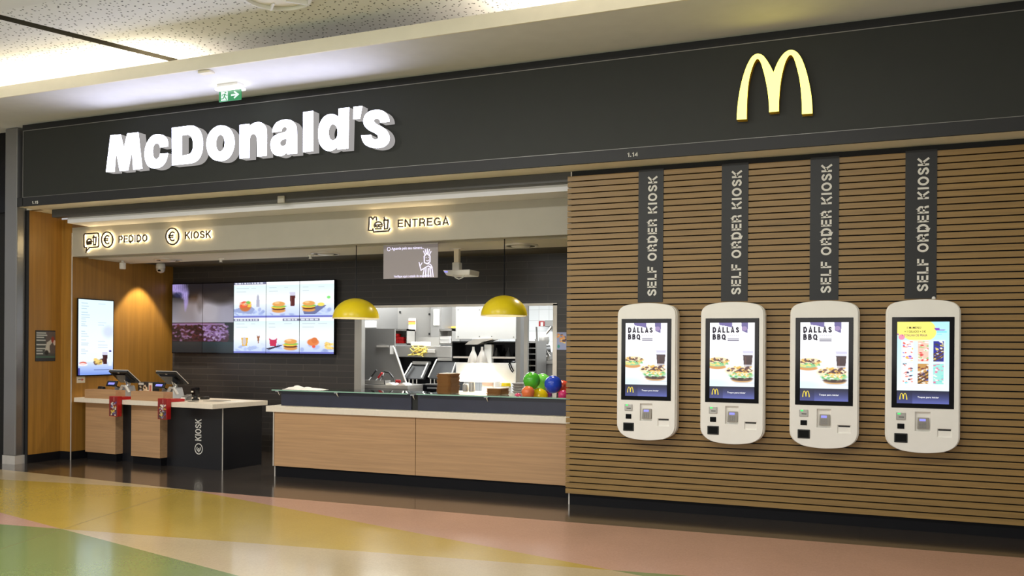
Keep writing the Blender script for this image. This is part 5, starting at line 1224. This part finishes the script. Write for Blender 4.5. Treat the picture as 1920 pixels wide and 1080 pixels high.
# rack, post and right hand side
t = kthing('tray_rack', 'tall black rack with seven steel shelf edges behind the balloons', 'rack', 995, 3.9)
a, b_, lo, hi = rc(985, 643, 1006, 703, 3.9); mb = MB(); mb.box(a, b_, 4.3, 4.35, 0, hi); mb.box(a, a + .02, 3.9, 4.3, 0, hi); mb.box(b_ - .02, b_, 3.9, 4.3, 0, hi); mb.box(a, b_, 3.9, 4.35, hi, hi + .03); mb.build('frame', M['steel_dark'], t)
MB().box(a + .02, b_ - .02, 4.1, 4.3, .1, hi).build('dark_inside', M['gloss_black'], t)
for k in range(7):
    z = hi - .09 - k * .092; MB().box(a + .02, b_ - .02, 3.9, 4.1, z, z + .016).build('shelf', M['steel'], t)
t = kthing('steel_post', 'slim steel post standing between the food pass and the rack', 'post', 986, 2.66); kbox(983, 560, 988.5, 745, 2.64, .05, 'shaft', M['steel'], t, z0=0, z1=3.0); kbox(981.5, 738, 990, 745, 2.63, .07, 'foot', M['steel_dark'], t, z0=0, z1=.05)
a, b_, lo, hi = rc(1010, 602, 1020.5, 611.5, 6.38)
t = thing('fire_sign', 'small red and white sign high on the white kitchen wall', 'sign', ((a + b_) / 2, 6.39, lo)); MB().box(a, b_, 6.385, 6.40, lo, hi).build('plate', M['red'], t); MB().box(a + (b_ - a) * .34, b_ - (b_ - a) * .2, 6.38, 6.386, lo, hi - (hi - lo) * .2).build('white_mark', M['white'], t)
a, b_, lo, hi = rc(1021.5, 601, 1046, 612.5, 6.2); one(MB().box(a, b_, 6.2, 6.4, lo, hi), 'wall_cabinet', M['steel_dark'], 'grey box mounted on the white kitchen wall right of the red sign', 'cabinet', bevel=.01)
t = kthing('steel_bench', 'steel bench carrying a machine at the right end of the kitchen hatch', 'bench', 1022, 4.4)
a, b_, lo, hi = rc(1003, 676, 1046, 684, 4.4); zb = hi; MB().box(a, b_, 4.37, 4.9, zb - .05, zb).build('top', M['steel'], t); MB().box(a + .02, b_, 4.39, 4.9, 0, zb - .051).build('cabinet', M['steel_dark'], t); kbox(1005, 686, 1019, 690, 4.36, .03, 'drawer_label', M['white'], t)
t = kthing('slicing_machine', 'steel machine with slanted arms and a dark drum on the right kitchen bench', 'machine', 1020, 4.5, zb)
a, b_, lo, hi = rc(1006, 660, 1030, 677, 4.45); MB().box(a, b_, 4.45, 4.8, zb, zb + .14).build('base', M['steel_dark'], t, bevel=.02)
c_ = at(1015, 661, 4.5); MB().tube([(c_.x - .1, 4.5, c_.z), (c_.x + .12, 4.6, c_.z + .02)], .10, 20).build('drum', M['satin_black'], t, smooth=True)
for (u, v) in (((1004, 636), (1022, 670)), ((1012, 648), (1027, 668)), ((1018, 646), (1032, 668)), ((1006, 613), (1007, 642)), ((1024, 626), (1034, 613))):
    p_, q_ = at(*u, 4.44), at(*v, 4.44); q_.z = max(q_.z, zb + .01); MB().tube([p_, q_], .017, 8).build('arm', M['chrome'], t)
c_ = at(1020, 640, 4.6); MB().lathe([(0, 0), (.07, .0), (.09, .06), (.08, .12), (.03, .15), (0, .15)], (c_.x, 4.6, c_.z - .05), 20).build('hopper', M['steel'], t, smooth=True)
MB().tube([(c_.x, 4.6, zb + .1), (c_.x, 4.6, c_.z)], .03, 10).build('column', M['steel'], t)

# ================================================================== LIGHT
W = bpy.data.worlds.new('hall'); S.world = W; W.use_nodes = True
W.node_tree.nodes['Background'].inputs['Color'].default_value = (1.0, 0.98, 0.96, 1)
W.node_tree.nodes['Background'].inputs['Strength'].default_value = 0.42
def area(name, loc, rot, sx, sy, watts, rgb=(1, .95, .86)):
    l = bpy.data.lights.new(name, 'AREA'); l.shape = 'RECTANGLE'; l.size = sx; l.size_y = sy; l.energy = watts; l.color = rgb
    o = bpy.data.objects.new(name, l); C.objects.link(o); o.location = loc; o.rotation_euler = rot; return o
def spot(name, loc, tgt, watts, deg, blend=.5, rgb=(1, .88, .7), r_=.03):
    l = bpy.data.lights.new(name, 'SPOT'); l.energy = watts; l.spot_size = math.radians(deg); l.spot_blend = blend; l.color = rgb; l.shadow_soft_size = r_
    o = bpy.data.objects.new(name, l); C.objects.link(o); o.location = loc
    o.rotation_euler = (Vector(tgt) - Vector(loc)).to_track_quat('-Z', 'Y').to_euler(); return o
for x, y, w_ in ((-9.0, -6.0, 215), (-5.0, -6.0, 220), (-1.0, -6.0, 125)):
    area('hall_light', (x, y, 4.95), (0, 0, 0), 1.6, 1.0, w_, (1, .985, .95))
area('cove_light', (-11.6, -1.05, 4.77), (PI, 0, 0), 8.6, .10, 120, (1, .9, .68))
area('cove_light', (1.4, -1.05, 4.77), (PI, 0, 0), 9.0, .10, 130, (1, .9, .68))
for x in (-8.2, -6.2, -4.4):
    area('kitchen_light', (x, 4.2, 2.98), (0, 0, 0), 1.2, .6, 85, (.97, 1, 1))
area('kitchen_light', (-5.6, 3.0, 2.98), (0, 0, 0), 3.0, .3, 75, (.97, 1, 1))
spot('shop_spot', (-10.32, 1.72, 2.95), (-10.52, 1.72, 1.2), 130, 74, .35)
for x in (-8.8, -7.0, -5.2, -3.6): spot('shop_spot', (x, 1.45, 2.95), (x, 1.35, 0), 120, 110, .6)
for x in (887.5, 904):
    v = at(x, 683, 3.14); spot('heat_lamp_light', v, v + Vector((0, 0.06, -1)), 70, 130, .5, (1, .84, .6), .04)
area('added_facade_fill', (-4.5, -14.5, 2.6), (PI / 2, 0, 0), 11.0, 2.6, 300, (1, .97, .92))  # added fill behind the camera, standing in for unseen lighting to brighten the facade
